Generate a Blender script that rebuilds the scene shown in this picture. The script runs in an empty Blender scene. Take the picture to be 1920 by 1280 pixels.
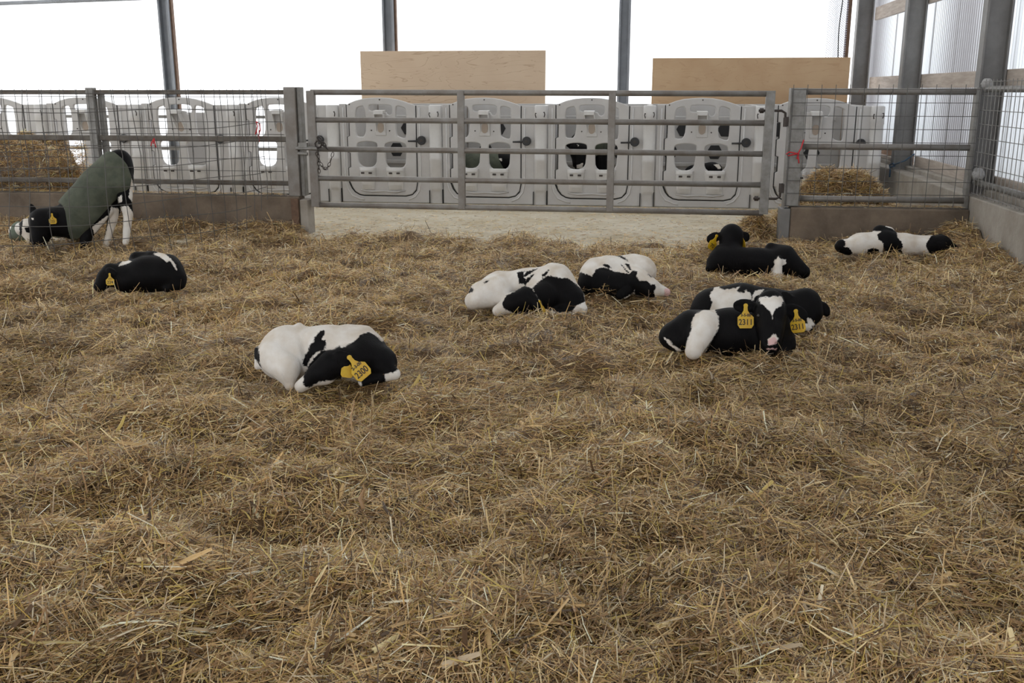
import bpy, bmesh, math, random
import numpy as np
from mathutils import Vector, Matrix

# ------------------------------------------------------------------ camera, sky, exposure
sc = bpy.context.scene
col = sc.collection
FPX, HORIZON, VPX, CAM_H = 1850.0, 168.0, 1225.0, 1.38
PITCH = math.atan((640 - HORIZON) / FPX)
YAW = math.atan((VPX - 960) / math.hypot(FPX, 640 - HORIZON))
FW = np.array([-math.sin(YAW) * math.cos(PITCH), math.cos(YAW) * math.cos(PITCH), -math.sin(PITCH)])
RT = np.array([math.cos(YAW), math.sin(YAW), 0.0])
UP = np.cross(RT, FW)
CAM = np.array([0.0, 0.0, CAM_H])
cd = bpy.data.cameras.new('camera')
cam = bpy.data.objects.new('camera', cd)
col.objects.link(cam)
cd.sensor_width = 36.0
cd.lens = 36.0 * FPX / 1920.0
cd.clip_end = 2000
cam.matrix_world = Matrix(((RT[0], UP[0], -FW[0], 0), (RT[1], UP[1], -FW[1], 0), (RT[2], UP[2], -FW[2], CAM_H), (0, 0, 0, 1)))
sc.camera = cam

world = bpy.data.worlds.new('overcast_sky')
sc.world = world
world.use_nodes = True
bg = world.node_tree.nodes['Background']
bg.inputs['Color'].default_value = (0.97, 0.985, 1.0, 1)
bg.inputs['Strength'].default_value = 1.0
sc.view_settings.view_transform = 'Standard'
sc.view_settings.look = 'None'
sc.view_settings.gamma = 1.0
sc.view_settings.use_curve_mapping = False
sc.view_settings.exposure = 1.15
sc.cycles.max_bounces = 8
sc.cycles.diffuse_bounces = 5
sc.cycles.transparent_max_bounces = 16
sc.cycles.use_denoising = True

rng = np.random.default_rng(7)
random.seed(7)

# ------------------------------------------------------------------ measuring helpers
def ray(px, py):
    return RT * (px - 960) / FPX - UP * (py - 640) / FPX + FW
def ground(px, py, z=0.0):
    d = ray(px, py); return CAM + d * (z - CAM_H) / d[2]
def plane_y(px, py, y):
    d = ray(px, py); return CAM + d * y / d[1]

# ------------------------------------------------------------------ materials
def mat(name, color, rough=0.7, metal=0.0, var=0.0, scale=4.0, bump=0.0, bscale=40.0, col2=None, stretch=None, spec=0.5):
    m = bpy.data.materials.new(name); m.use_nodes = True
    nt = m.node_tree; b = nt.nodes['Principled BSDF']
    b.inputs['Roughness'].default_value = rough
    b.inputs['Metallic'].default_value = metal
    b.inputs['Specular IOR Level'].default_value = spec
    b.inputs['Base Color'].default_value = (*color, 1)
    tc = nt.nodes.new('ShaderNodeTexCoord')
    src = tc.outputs['Object']
    if stretch:
        mp = nt.nodes.new('ShaderNodeMapping'); mp.inputs['Scale'].default_value = stretch
        nt.links.new(src, mp.inputs['Vector']); src = mp.outputs['Vector']
    if var or col2:
        n = nt.nodes.new('ShaderNodeTexNoise'); n.inputs['Scale'].default_value = scale
        n.inputs['Detail'].default_value = 6; n.inputs['Roughness'].default_value = 0.65
        nt.links.new(src, n.inputs['Vector'])
        r = nt.nodes.new('ShaderNodeValToRGB')
        c2 = col2 or tuple(c * (1 - var) for c in color)
        r.color_ramp.elements[0].position = 0.35; r.color_ramp.elements[1].position = 0.65
        r.color_ramp.elements[0].color = (*c2, 1); r.color_ramp.elements[1].color = (*color, 1)
        nt.links.new(n.outputs['Fac'], r.inputs['Fac'])
        nt.links.new(r.outputs['Color'], b.inputs['Base Color'])
    if bump:
        n2 = nt.nodes.new('ShaderNodeTexNoise'); n2.inputs['Scale'].default_value = bscale; n2.inputs['Detail'].default_value = 5
        nt.links.new(src, n2.inputs['Vector'])
        bp = nt.nodes.new('ShaderNodeBump'); bp.inputs['Strength'].default_value = bump; bp.inputs['Distance'].default_value = 0.02
        nt.links.new(n2.outputs['Fac'], bp.inputs['Height']); nt.links.new(bp.outputs['Normal'], b.inputs['Normal'])
    return m

M = {}
M['galv'] = mat('galvanised_steel', (0.27, 0.265, 0.255), 0.5, 0.4, scale=9, col2=(0.17, 0.16, 0.145), bump=0.05)
M['gate'] = mat('weathered_gate_steel', (0.25, 0.24, 0.225), 0.5, 0.35, scale=5, col2=(0.18, 0.155, 0.135), bump=0.08)
M['post'] = mat('grey_steel_post', (0.27, 0.29, 0.32), 0.55, 0.3, scale=3, col2=(0.21, 0.22, 0.24))
M['column'] = mat('dull_steel_column', (0.22, 0.215, 0.21), 0.6, 0.25, scale=2.5, col2=(0.15, 0.145, 0.14))
M['rust'] = mat('rusty_brown', (0.17, 0.10, 0.065), 0.8, 0.0, var=0.4, scale=12)
M['rail_dark'] = mat('dirty_rail_steel', (0.16, 0.145, 0.125), 0.6, 0.25, scale=6, col2=(0.085, 0.065, 0.05), bump=0.1)
M['wire'] = mat('wire', (0.11, 0.105, 0.10), 0.55, 0.4)
M['concrete'] = mat('concrete', (0.36, 0.33, 0.29), 0.9, scale=3, col2=(0.25, 0.22, 0.185), bump=0.3, bscale=30)
M['concrete_brown'] = mat('stained_concrete', (0.20, 0.155, 0.115), 0.92, scale=2.6, col2=(0.10, 0.076, 0.056), bump=0.3, bscale=25)
M['floor'] = mat('dusty_concrete_floor', (0.60, 0.55, 0.45), 0.95, scale=2.0, col2=(0.47, 0.40, 0.28), bump=0.25, bscale=60)
M['wood'] = mat('grey_lumber', (0.46, 0.40, 0.35), 0.85, scale=3, col2=(0.33, 0.28, 0.24), stretch=(1, 1, 8), bump=0.1)
M['wood_brown'] = mat('brown_lumber', (0.33, 0.20, 0.12), 0.85, scale=3, col2=(0.22, 0.13, 0.08), stretch=(1, 1, 8), bump=0.1)
M['hutch'] = mat('grey_white_plastic', (0.50, 0.49, 0.485), 0.5, scale=2.5, col2=(0.44, 0.425, 0.415), bump=0.03, bscale=20)
M['hutch_pale'] = mat('pale_plastic', (0.59, 0.585, 0.58), 0.45, scale=3, col2=(0.52, 0.505, 0.495))
M['hutch_tan'] = mat('tan_plastic', (0.32, 0.26, 0.21), 0.55)
M['black_plastic_and_dark_holes'] = mat('black_plastic_and_dark_holes', (0.018, 0.018, 0.02), 0.45)
M['gap'] = mat('gap_shade_and_cord', (0.02, 0.02, 0.02), 0.9)  # near-black, stands in for shade in the door slit; also colours the cord
M['chain'] = mat('dark_chain', (0.06, 0.05, 0.045), 0.5, 0.6)
M['red'] = mat('red_twine', (0.55, 0.03, 0.04), 0.7)
M['blue'] = mat('blue_twine', (0.04, 0.09, 0.16), 0.8)
M['tag'] = mat('yellow_tag', (0.60, 0.40, 0.014), 0.45, scale=25, col2=(0.52, 0.29, 0.010))
M['ink'] = mat('black_ink', (0.03, 0.018, 0.008), 0.6)
M['eye'] = mat('dark_eye', (0.01, 0.008, 0.007), 0.08)
M['snow'] = mat('snowy_ground', (0.85, 0.86, 0.88), 0.95)
for key, opaque in (('roof', 0.72), ('roof_front', 0.92)):  # unseen roof; its light transmission is invented to balance brightness in the pen
  m = bpy.data.materials.new('light_tuned_roof'); m.use_nodes = True
  nt = m.node_tree; nt.nodes.clear()
  out = nt.nodes.new('ShaderNodeOutputMaterial'); tr = nt.nodes.new('ShaderNodeBsdfTranslucent'); df = nt.nodes.new('ShaderNodeBsdfDiffuse'); m1 = nt.nodes.new('ShaderNodeMixShader')
  tr.inputs['Color'].default_value = (0.9, 0.9, 0.88, 1); df.inputs['Color'].default_value = (0.75, 0.75, 0.74, 1); m1.inputs[0].default_value = opaque
  nt.links.new(tr.outputs[0], m1.inputs[1]); nt.links.new(df.outputs[0], m1.inputs[2]); nt.links.new(m1.outputs[0], out.inputs[0])
  M[key] = m
M['jacket'] = mat('green_canvas', (0.092, 0.102, 0.072), 0.85, scale=9, col2=(0.052, 0.062, 0.044), bump=0.25, bscale=14)
M['jacket_grey'] = mat('grey_green_canvas', (0.16, 0.19, 0.15), 0.9, scale=6, col2=(0.11, 0.135, 0.105), bump=0.2, bscale=14)
M['net'] = mat('pale_net_cord', (0.42, 0.45, 0.55), 0.8)
M['foam'] = mat('dusty_white_lump', (0.36, 0.355, 0.35), 0.95, bump=0.6, bscale=60)

# plywood
def plywood(name, c1, c2, c3):
    m = bpy.data.materials.new(name); m.use_nodes = True
    nt = m.node_tree; b = nt.nodes['Principled BSDF']; b.inputs['Roughness'].default_value = 0.75
    tc = nt.nodes.new('ShaderNodeTexCoord')
    mp = nt.nodes.new('ShaderNodeMapping'); mp.inputs['Scale'].default_value = (0.55, 1, 3.2)
    nt.links.new(tc.outputs['Object'], mp.inputs['Vector'])
    n = nt.nodes.new('ShaderNodeTexNoise'); n.inputs['Scale'].default_value = 1.6; n.inputs['Detail'].default_value = 3; n.inputs['Distortion'].default_value = 0.9
    nt.links.new(mp.outputs['Vector'], n.inputs['Vector'])
    mu = nt.nodes.new('ShaderNodeMath'); mu.operation = 'MULTIPLY'; mu.inputs[1].default_value = 9.0
    nt.links.new(n.outputs['Fac'], mu.inputs[0])
    fr = nt.nodes.new('ShaderNodeMath'); fr.operation = 'FRACT'
    nt.links.new(mu.outputs[0], fr.inputs[0])
    r = nt.nodes.new('ShaderNodeValToRGB')
    r.color_ramp.elements[0].position = 0.0; r.color_ramp.elements[0].color = (*c1, 1)
    r.color_ramp.elements[1].position = 0.86; r.color_ramp.elements[1].color = (*c1, 1)
    e = r.color_ramp.elements.new(0.94); e.color = (*c2, 1)
    e = r.color_ramp.elements.new(1.0); e.color = (*c1, 1)
    nt.links.new(fr.outputs[0], r.inputs['Fac'])
    n2 = nt.nodes.new('ShaderNodeTexNoise'); n2.inputs['Scale'].default_value = 2.0; n2.inputs['Detail'].default_value = 5
    nt.links.new(tc.outputs['Object'], n2.inputs['Vector'])
    r2 = nt.nodes.new('ShaderNodeValToRGB'); r2.color_ramp.elements[0].position = 0.4; r2.color_ramp.elements[1].position = 0.75
    r2.color_ramp.elements[0].color = (0, 0, 0, 1); r2.color_ramp.elements[1].color = (1, 1, 1, 1)
    nt.links.new(n2.outputs['Fac'], r2.inputs['Fac'])
    mx = nt.nodes.new('ShaderNodeMix'); mx.data_type = 'RGBA'
    nt.links.new(r2.outputs['Color'], mx.inputs['Factor'])
    nt.links.new(r.outputs['Color'], mx.inputs['A']); mx.inputs['B'].default_value = (*c3, 1)
    nt.links.new(mx.outputs['Result'], b.inputs['Base Color'])
    return m
M['ply'] = plywood('plywood', (0.60, 0.46, 0.33), (0.42, 0.29, 0.19), (0.55, 0.41, 0.29))
M['ply_dark'] = plywood('weathered_plywood', (0.52, 0.36, 0.215), (0.44, 0.29, 0.165), (0.45, 0.29, 0.165))

# translucent corrugated sheet
m = bpy.data.materials.new('translucent_sheet'); m.use_nodes = True
nt = m.node_tree; nt.nodes.clear()
out = nt.nodes.new('ShaderNodeOutputMaterial'); tr = nt.nodes.new('ShaderNodeBsdfTranslucent'); df = nt.nodes.new('ShaderNodeBsdfDiffuse'); tp = nt.nodes.new('ShaderNodeBsdfTransparent')
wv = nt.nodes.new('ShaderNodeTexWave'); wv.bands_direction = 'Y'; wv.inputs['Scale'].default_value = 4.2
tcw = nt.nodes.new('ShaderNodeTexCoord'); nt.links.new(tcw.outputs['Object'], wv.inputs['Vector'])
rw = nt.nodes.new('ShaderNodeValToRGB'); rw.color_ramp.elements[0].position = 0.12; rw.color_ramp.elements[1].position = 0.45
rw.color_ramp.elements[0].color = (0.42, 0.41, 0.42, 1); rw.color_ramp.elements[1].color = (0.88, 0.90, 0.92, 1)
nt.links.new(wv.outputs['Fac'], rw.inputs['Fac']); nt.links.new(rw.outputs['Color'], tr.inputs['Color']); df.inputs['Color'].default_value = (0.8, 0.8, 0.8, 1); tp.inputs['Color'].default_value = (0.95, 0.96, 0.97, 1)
m1 = nt.nodes.new('ShaderNodeMixShader'); m1.inputs[0].default_value = 0.12
m2 = nt.nodes.new('ShaderNodeMixShader'); m2.inputs[0].default_value = 0.08
nt.links.new(tr.outputs[0], m1.inputs[1]); nt.links.new(df.outputs[0], m1.inputs[2])
nt.links.new(m1.outputs[0], m2.inputs[1]); nt.links.new(tp.outputs[0], m2.inputs[2]); nt.links.new(m2.outputs[0], out.inputs[0])
M['sheet'] = m

# straw: every stalk has its own tint
m = bpy.data.materials.new('straw_stalk'); m.use_nodes = True
nt = m.node_tree; nt.nodes.clear()
out = nt.nodes.new('ShaderNodeOutputMaterial')
at = nt.nodes.new('ShaderNodeAttribute'); at.attribute_name = 'tint'
b = nt.nodes.new('ShaderNodeBsdfPrincipled'); b.inputs['Roughness'].default_value = 0.38; b.inputs['Specular IOR Level'].default_value = 0.55
tr = nt.nodes.new('ShaderNodeBsdfTranslucent'); mx = nt.nodes.new('ShaderNodeMixShader'); mx.inputs[0].default_value = 0.2
nt.links.new(at.outputs['Color'], b.inputs['Base Color']); nt.links.new(at.outputs['Color'], tr.inputs['Color'])
nt.links.new(b.outputs[0], mx.inputs[1]); nt.links.new(tr.outputs[0], mx.inputs[2]); nt.links.new(mx.outputs[0], out.inputs[0])
M['straw'] = m
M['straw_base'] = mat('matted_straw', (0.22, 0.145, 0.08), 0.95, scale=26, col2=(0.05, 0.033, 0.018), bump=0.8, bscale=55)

# coat: patches stored in the 'coat' attribute (metres inside a dark patch), 'pink' for bare skin
def coat_mat(name):
    m = bpy.data.materials.new(name); m.use_nodes = True
    nt = m.node_tree; b = nt.nodes['Principled BSDF']
    b.inputs['Roughness'].default_value = 0.6; b.inputs['Specular IOR Level'].default_value = 0.09
    tc = nt.nodes.new('ShaderNodeTexCoord')
    n = nt.nodes.new('ShaderNodeTexNoise'); n.inputs['Scale'].default_value = 70; n.inputs['Detail'].default_value = 3
    nt.links.new(tc.outputs['Object'], n.inputs['Vector'])
    def edge(attr):
        a = nt.nodes.new('ShaderNodeAttribute'); a.attribute_name = attr
        s = nt.nodes.new('ShaderNodeMath'); s.operation = 'MULTIPLY_ADD'; s.inputs[1].default_value = 0.022; 
        nt.links.new(n.outputs['Fac'], s.inputs[0]); nt.links.new(a.outputs['Fac'], s.inputs[2])
        r = nt.nodes.new('ShaderNodeMapRange'); r.inputs['From Min'].default_value = 0.011 - 0.003; r.inputs['From Max'].default_value = 0.011 + 0.003
        nt.links.new(s.outputs[0], r.inputs['Value']); return r.outputs['Result']
    n2 = nt.nodes.new('ShaderNodeTexNoise'); n2.inputs['Scale'].default_value = 9; n2.inputs['Detail'].default_value = 4
    nt.links.new(tc.outputs['Object'], n2.inputs['Vector'])
    wr = nt.nodes.new('ShaderNodeValToRGB'); wr.color_ramp.elements[0].position = 0.3; wr.color_ramp.elements[1].position = 0.6
    wr.color_ramp.elements[0].color = (0.60, 0.53, 0.45, 1); wr.color_ramp.elements[1].color = (0.75, 0.72, 0.68, 1)
    nt.links.new(n2.outputs['Fac'], wr.inputs['Fac'])
    mx = nt.nodes.new('ShaderNodeMix'); mx.data_type = 'RGBA'
    nt.links.new(edge('coat'), mx.inputs['Factor']); nt.links.new(wr.outputs['Color'], mx.inputs['A']); mx.inputs['B'].default_value = (0.0045, 0.0042, 0.0048, 1)
    mx2 = nt.nodes.new('ShaderNodeMix'); mx2.data_type = 'RGBA'
    nt.links.new(edge('pink'), mx2.inputs['Factor']); nt.links.new(mx.outputs['Result'], mx2.inputs['A']); mx2.inputs['B'].default_value = (0.66, 0.44, 0.43, 1)
    nt.links.new(mx2.outputs['Result'], b.inputs['Base Color'])
    n3 = nt.nodes.new('ShaderNodeTexNoise'); n3.inputs['Scale'].default_value = 160; n3.inputs['Detail'].default_value = 3
    mp = nt.nodes.new('ShaderNodeMapping'); mp.inputs['Scale'].default_value = (1, 1, 0.35)
    nt.links.new(tc.outputs['Object'], mp.inputs['Vector']); nt.links.new(mp.outputs['Vector'], n3.inputs['Vector'])
    bp = nt.nodes.new('ShaderNodeBump'); bp.inputs['Strength'].default_value = 0.35; bp.inputs['Distance'].default_value = 0.006
    nt.links.new(n3.outputs['Fac'], bp.inputs['Height']); nt.links.new(bp.outputs['Normal'], b.inputs['Normal'])
    return m
M['coat'] = coat_mat('calf_coat')

# ------------------------------------------------------------------ mesh helpers
def tag(o, label=None, cat=None, group=None, kind=None):
    if label: o['label'] = label
    if cat: o['category'] = cat
    if group: o['group'] = group
    if kind: o['kind'] = kind
    return o
def thing(name, loc, label, cat, group=None):
    o = bpy.data.objects.new(name, None); o.location = Vector(loc); o.empty_display_size = 0.1
    col.objects.link(o); return tag(o, label, cat, group)
def link(name, me, material, parent=None, loc=(0, 0, 0), smooth=False):
    o = bpy.data.objects.new(name, me); o.location = Vector(loc)
    me.materials.clear()
    for mm in (material if isinstance(material, (list, tuple)) else [material]): me.materials.append(mm)
    if smooth: me.polygons.foreach_set('use_smooth', [True] * len(me.polygons))
    if parent: o.parent = parent
    col.objects.link(o); return o

class MB:
    def __init__(s): s.v = []; s.f = []
    def add(s, vs, fs):
        n = len(s.v); s.v += [tuple(map(float, p)) for p in vs]; s.f += [tuple(i + n for i in f) for f in fs]; return s
    def box(s, x0, x1, y0, y1, z0, z1):
        return s.add([(x0, y0, z0), (x1, y0, z0), (x1, y1, z0), (x0, y1, z0), (x0, y0, z1), (x1, y0, z1), (x1, y1, z1), (x0, y1, z1)],
                     [(0, 3, 2, 1), (4, 5, 6, 7), (0, 1, 5, 4), (1, 2, 6, 5), (2, 3, 7, 6), (3, 0, 4, 7)])
    def tube(s, path, r, n=8, closed=False, cap=True):
        P = [np.array(p, float) for p in path]; k = len(P)
        rr = r if isinstance(r, (list, tuple)) else [r] * k
        prev = None; vs = []; fs = []
        for i in range(k):
            a = P[(i - 1) % k] if (closed or i > 0) else P[i]; b = P[(i + 1) % k] if (closed or i < k - 1) else P[i]
            t = b - a; t /= (np.linalg.norm(t) + 1e-12)
            if prev is None:
                q = np.array([0, 0, 1.0]) if abs(t[2]) < 0.9 else np.array([1.0, 0, 0])
            else: q = prev
            u = q - t * (q @ t); u /= (np.linalg.norm(u) + 1e-12); w = np.cross(t, u); prev = u
            for j in range(n):
                an = 2 * math.pi * j / n; vs.append(P[i] + (u * math.cos(an) + w * math.sin(an)) * rr[i])
        m_ = k if closed else k - 1
        for i in range(m_):
            for j in range(n):
                a0 = i * n + j; a1 = i * n + (j + 1) % n; b0 = ((i + 1) % k) * n + j; b1 = ((i + 1) % k) * n + (j + 1) % n
                fs.append((a0, a1, b1, b0))
        if cap and not closed:
            fs.append(tuple(range(n - 1, -1, -1))); fs.append(tuple((k - 1) * n + j for j in range(n)))
        return s.add(vs, fs)
    def prism(s, poly, y0, y1):   # polygon in x,z ; extruded along y
        n = len(poly); vs = [(p[0], y0, p[1]) for p in poly] + [(p[0], y1, p[1]) for p in poly]
        fs = [tuple(range(n)), tuple(range(2 * n - 1, n - 1, -1))] + [(i, i + n, (i + 1) % n + n, (i + 1) % n) for i in range(n)]
        return s.add(vs, fs)
    def mesh(s, name):
        me = bpy.data.meshes.new(name); me.from_pydata(s.v, [], s.f); me.update()
        bm = bmesh.new(); bm.from_mesh(me); bmesh.ops.recalc_face_normals(bm, faces=bm.faces); bm.to_mesh(me); bm.free()
        return me
    def build(s, name, material, parent=None, loc=(0, 0, 0), smooth=False, bevel=0.0):
        o = link(name, s.mesh(name), material, parent, loc, smooth)
        if bevel:
            bv = o.modifiers.new('bevel', 'BEVEL'); bv.width = bevel; bv.segments = 2; bv.limit_method = 'ANGLE'; bv.angle_limit = math.radians(40)
        return o

def plate_mesh(name, outer, holes, thick, bevel, ymid=0.0):
    """moulded plate in the x,z plane with holes and rounded rims"""
    cu = bpy.data.curves.new(name, 'CURVE'); cu.dimensions = '2D'; cu.fill_mode = 'BOTH'
    for poly in [outer] + list(holes):
        sp = cu.splines.new('POLY'); sp.points.add(len(poly) - 1)
        for q, p in zip(sp.points, poly): q.co = (p[0], p[1], 0, 1)
        sp.use_cyclic_u = True
    cu.extrude = max(thick / 2 - bevel, 0.0005); cu.bevel_depth = bevel; cu.bevel_resolution = 2; cu.offset = -bevel
    o = bpy.data.objects.new(name, cu); col.objects.link(o)
    dg = bpy.context.evaluated_depsgraph_get(); dg.update()
    me = bpy.data.meshes.new_from_object(o.evaluated_get(dg))
    bpy.data.objects.remove(o); bpy.data.curves.remove(cu)
    n = len(me.vertices); co = np.empty(n * 3); me.vertices.foreach_get('co', co); co = co.reshape(-1, 3)
    co = np.stack([co[:, 0], -co[:, 2] + ymid, co[:, 1]], 1)
    me.vertices.foreach_set('co', co.ravel()); me.update(); me.name = name
    return me

def smooth_poly(pts, it=2, keep=None):
    P = [np.array(p, float) for p in pts]
    for _ in range(it):
        Q = []
        for i in range(len(P)):
            a, b = P[i], P[(i + 1) % len(P)]
            Q += [a * 0.75 + b * 0.25, a * 0.25 + b * 0.75]
        P = Q
    return [tuple(p) for p in P]
def copy_tree(o, parent=None):
    c = o.copy(); col.objects.link(c); c.parent = parent
    for ch in list(o.children): copy_tree(ch, c)
    return c

# value noise on the plane
_g = rng.random((64, 64))
def vnoise(x, y):
    xi = np.floor(x).astype(int); yi = np.floor(y).astype(int); fx = x - xi; fy = y - yi
    fx = fx * fx * (3 - 2 * fx); fy = fy * fy * (3 - 2 * fy)
    a = _g[xi % 64, yi % 64]; b = _g[(xi + 1) % 64, yi % 64]; c = _g[xi % 64, (yi + 1) % 64]; d = _g[(xi + 1) % 64, (yi + 1) % 64]
    return (a * (1 - fx) + b * fx) * (1 - fy) + (c * (1 - fx) + d * fx) * fy

FENCE_Y, HUTCH_Y, WALL_X, FLOOR_Z = 9.75, 12.55, 2.95, -0.05
def bed_height(x, y):
    h = -0.045 + 0.07 * (vnoise(x * 1.3 + 9, y * 1.3) - 0.5) + 0.12 * (vnoise(x * 3.1, y * 3.1 + 5) - 0.5) + 0.095 * (vnoise(x * 7.0 + 3, y * 7.0) - 0.5)
    h = h + 0.12 * np.exp(-((x - WALL_X) / 0.35) ** 2) * np.clip((y - 6) / 3, 0, 1)
    side = np.clip((x - 1.1) / 0.3, 0, 1) + np.clip((-3.3 - x) / 0.3, 0, 1)
    h = h + side * 0.10 * np.exp(-((y - FENCE_Y) / 0.4) ** 2)
    gate = 1 - np.clip(side, 0, 1)
    edge = 9.35 + 0.35 * (vnoise(x * 1.7 + 20, x * 0 + 3.0) - 0.5)
    h = h - gate * 0.09 * np.clip((y - edge) / 0.35, 0, 1)
    return h

# ------------------------------------------------------------------ the setting
tag(MB().box(-16, 3.0, 8.95, 15.6, FLOOR_Z - 0.3, FLOOR_Z).build('floor', M['floor']), kind='structure')
tag(MB().box(-16, 3.0, -3, 8.95, -0.4, -0.3).build('floor_pen', M['concrete_brown']), kind='structure')
tag(MB().box(-150, 150, 15.6, 250, -0.35, -0.15).build('ground_outside', M['snow']), kind='structure')
tag(MB().box(3.6, 150, -30, 15.6, -0.35, -0.15).build('ground_side', M['snow']), kind='structure')
tag(MB().add([(-16, -7, 4.33), (3.9, -7, 4.33), (3.9, 5.2, 4.33), (-16, 5.2, 4.33)], [(0, 3, 2, 1)]).build('ceiling', M['roof_front']), kind='structure')  # unseen front roof, made denser to darken the foreground
tag(MB().add([(-16, 5.2, 4.33), (3.9, 5.2, 4.33), (3.9, 15.8, 4.33), (-16, 15.8, 4.33)], [(0, 3, 2, 1)]).build('ceiling_light_tuned', M['roof']), kind='structure')  # unseen rear roof, made to pass more light onto the pen

# right wall: concrete base, sill lumber, girts and translucent corrugated sheet
b = MB(); b.box(WALL_X, 3.12, -2, 15.6, -0.25, 0.42); b.box(3.12, 3.52, -2, 15.6, -0.25, 0.47)
w = b.build('wall_right', M['concrete'], bevel=0.012); tag(w, kind='structure')
b = MB(); b.box(3.20, 3.24, -2, 12.84, 0.47, 0.59); tag(b.build('trim_1', M['wood'], bevel=0.004), kind='structure')
b = MB(); b.box(3.20, 3.24, 13.02, 15.6, 0.47, 0.61); tag(b.build('trim_2', M['wood_brown'], bevel=0.004), kind='structure')
tag(MB().box(3.13, 3.195, 13.02, 15.6, 0.475, 0.515).build('trim_3', M['wood'], bevel=0.004), kind='structure')
# corrugated translucent wall
YS = np.arange(-2.0, 16.3, 0.0125); n = len(YS)
xs = 3.27 + 0.010 * np.sin(YS * 2 * math.pi / 0.076)
vs = [(xs[i], YS[i], 0.50) for i in range(n)] + [(xs[i], YS[i], 4.2) for i in range(n)]
b = MB(); b.add(vs, [(i, i + 1, n + i + 1, n + i) for i in range(n - 1)])
w = b.build('wall_translucent', M['sheet'], smooth=True); tag(w, kind='structure')
so = w.modifiers.new('thickness', 'SOLIDIFY'); so.thickness = 0.002
for i, (z0, z1) in enumerate(((1.40, 1.56), (2.37, 2.55), (3.4, 3.6))):
    tag(MB().box(3.195, 3.245, -2, 15.85, z0, z1).build('trim_%d' % (4 + i), M['wood'], bevel=0.004), kind='structure')
# seams of the sheets (overlap battens outside)
for i, y in enumerate(np.arange(9.0, 15.5, 0.95)):
    tag(MB().box(3.285, 3.297, y, y + 0.035, 0.5, 4.2).build('trim_%d' % (7 + i), M['wood']), kind='structure')

def ibeam(name, x0, x1, y0, y1, z0, z1, label, flange_axis='x', parent=None, material=None, t=0.02, tw=0.015, group=None):
    """steel I column; flanges across the chosen axis ends"""
    cx, cy = (x0 + x1) / 2, (y0 + y1) / 2
    o = thing(name, (cx, cy, z0), label, 'column', group)
    h = z1 - z0
    if flange_axis == 'x':
        MB().box(x0 - cx, x0 - cx + t, y0 - cy, y1 - cy, 0, h).build('flange', material, o, bevel=0.003)
        MB().box(x1 - cx - t, x1 - cx, y0 - cy, y1 - cy, 0, h).build('flange', material, o, bevel=0.003)
        MB().box(x0 - cx + t, x1 - cx - t, -tw / 2, tw / 2, 0, h).build('web', material, o)
    else:
        MB().box(x0 - cx, x1 - cx, y0 - cy, y0 - cy + t, 0, h).build('flange', material, o, bevel=0.003)
        MB().box(x0 - cx, x1 - cx, y1 - cy - t, y1 - cy, 0, h).build('flange', material, o, bevel=0.003)
        MB().box(-tw / 2, tw / 2, y0 - cy + t, y1 - cy - t, 0, h).build('web', material, o)
    return o
ibeam('steel_column', 2.96, 3.19, 9.86, 10.0, 0.425, 4.3, 'grey steel column where the two mesh fences meet in the corner', material=M['column'], group='columns along the right wall')
ibeam('steel_column', 2.96, 3.19, 12.86, 13.0, 0.425, 4.3, 'grey steel column between the two wide bays of ribbed sheeting', material=M['column'], group='columns along the right wall')
ibeam('steel_column', 2.96, 3.19, 15.9, 16.06, 0.425, 4.3, 'grey steel corner column beside the weathered plywood sheet', material=M['column'], group='columns along the right wall')

# back line of posts and the eave beam
for px, lab in ((316, 'grey steel post of the open back wall rising behind the left mesh fence'),
                (731, 'grey steel post rising behind the left plywood sheet'),
                (1170, 'grey steel post standing between the two plywood sheets')):
    p = plane_y(px, 100, 15.3)
    o = ibeam('steel_post', p[0] - 0.085, p[0] + 0.085, 15.22, 15.42, -0.1, 4.3, lab, 'x', material=M['post'], t=0.03, group='posts of the open back wall')
    if px < 1000: MB().box(0.086, 0.112, -0.03, 0.05, 0.02, 4.38).build('edge_strip', M['rust'], o)
b = MB(); b.tube([(-13, 15.15, 2.64), (-7.3, 15.15, 2.76), (-4, 15.15, 2.83), (3.0, 15.15, 2.95)], 0.03, 8)
tag(b.build('curtain_pipe', M['post'], smooth=True), 'thin grey pipe running across the top of the open back wall', 'pipe')
p0 = plane_y(1588, 60, 15.45)
tag(MB().box(p0[0] - 0.02, p0[0] + 0.04, 15.42, 15.5, -0.1, 4.25).build('wooden_strip', M['rust'], bevel=0.004), 'narrow brown wooden strip upright against the back corner column', 'strip')
# netting gathered at the corner
b = MB(); xl, xr = plane_y(1551, 60, 15.42)[0], plane_y(1587, 60, 15.42)[0]
def netpt(u, z): return (xl + (xr - xl) * u, 15.44 + 0.05 * math.sin(u * 9 + z), z)
for k in range(-70, 90):
    z0 = 1.5 + k * 0.032
    for sgn in (1, -1):
        pts = []
        for q in range(7):
            u = q / 6; z = z0 + sgn * u * 0.28
            if 1.2 < z < 4.2: pts.append(netpt(u, z))
        if len(pts) > 2: b.tube(pts, 0.0035, 4, cap=False)
net = b.build('bird_netting', M['net']); tag(net, 'strip of pale blue netting hanging in the back corner', 'netting')
bb = MB(); bb.tube([(xl + (xr - xl) * (0.66 + 0.05 * math.sin(z * 5)), 15.43, z) for z in np.arange(1.3, 4.2, 0.12)], 0.008, 5)
bb.build('lacing_cord', M['gap'], net)

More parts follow.
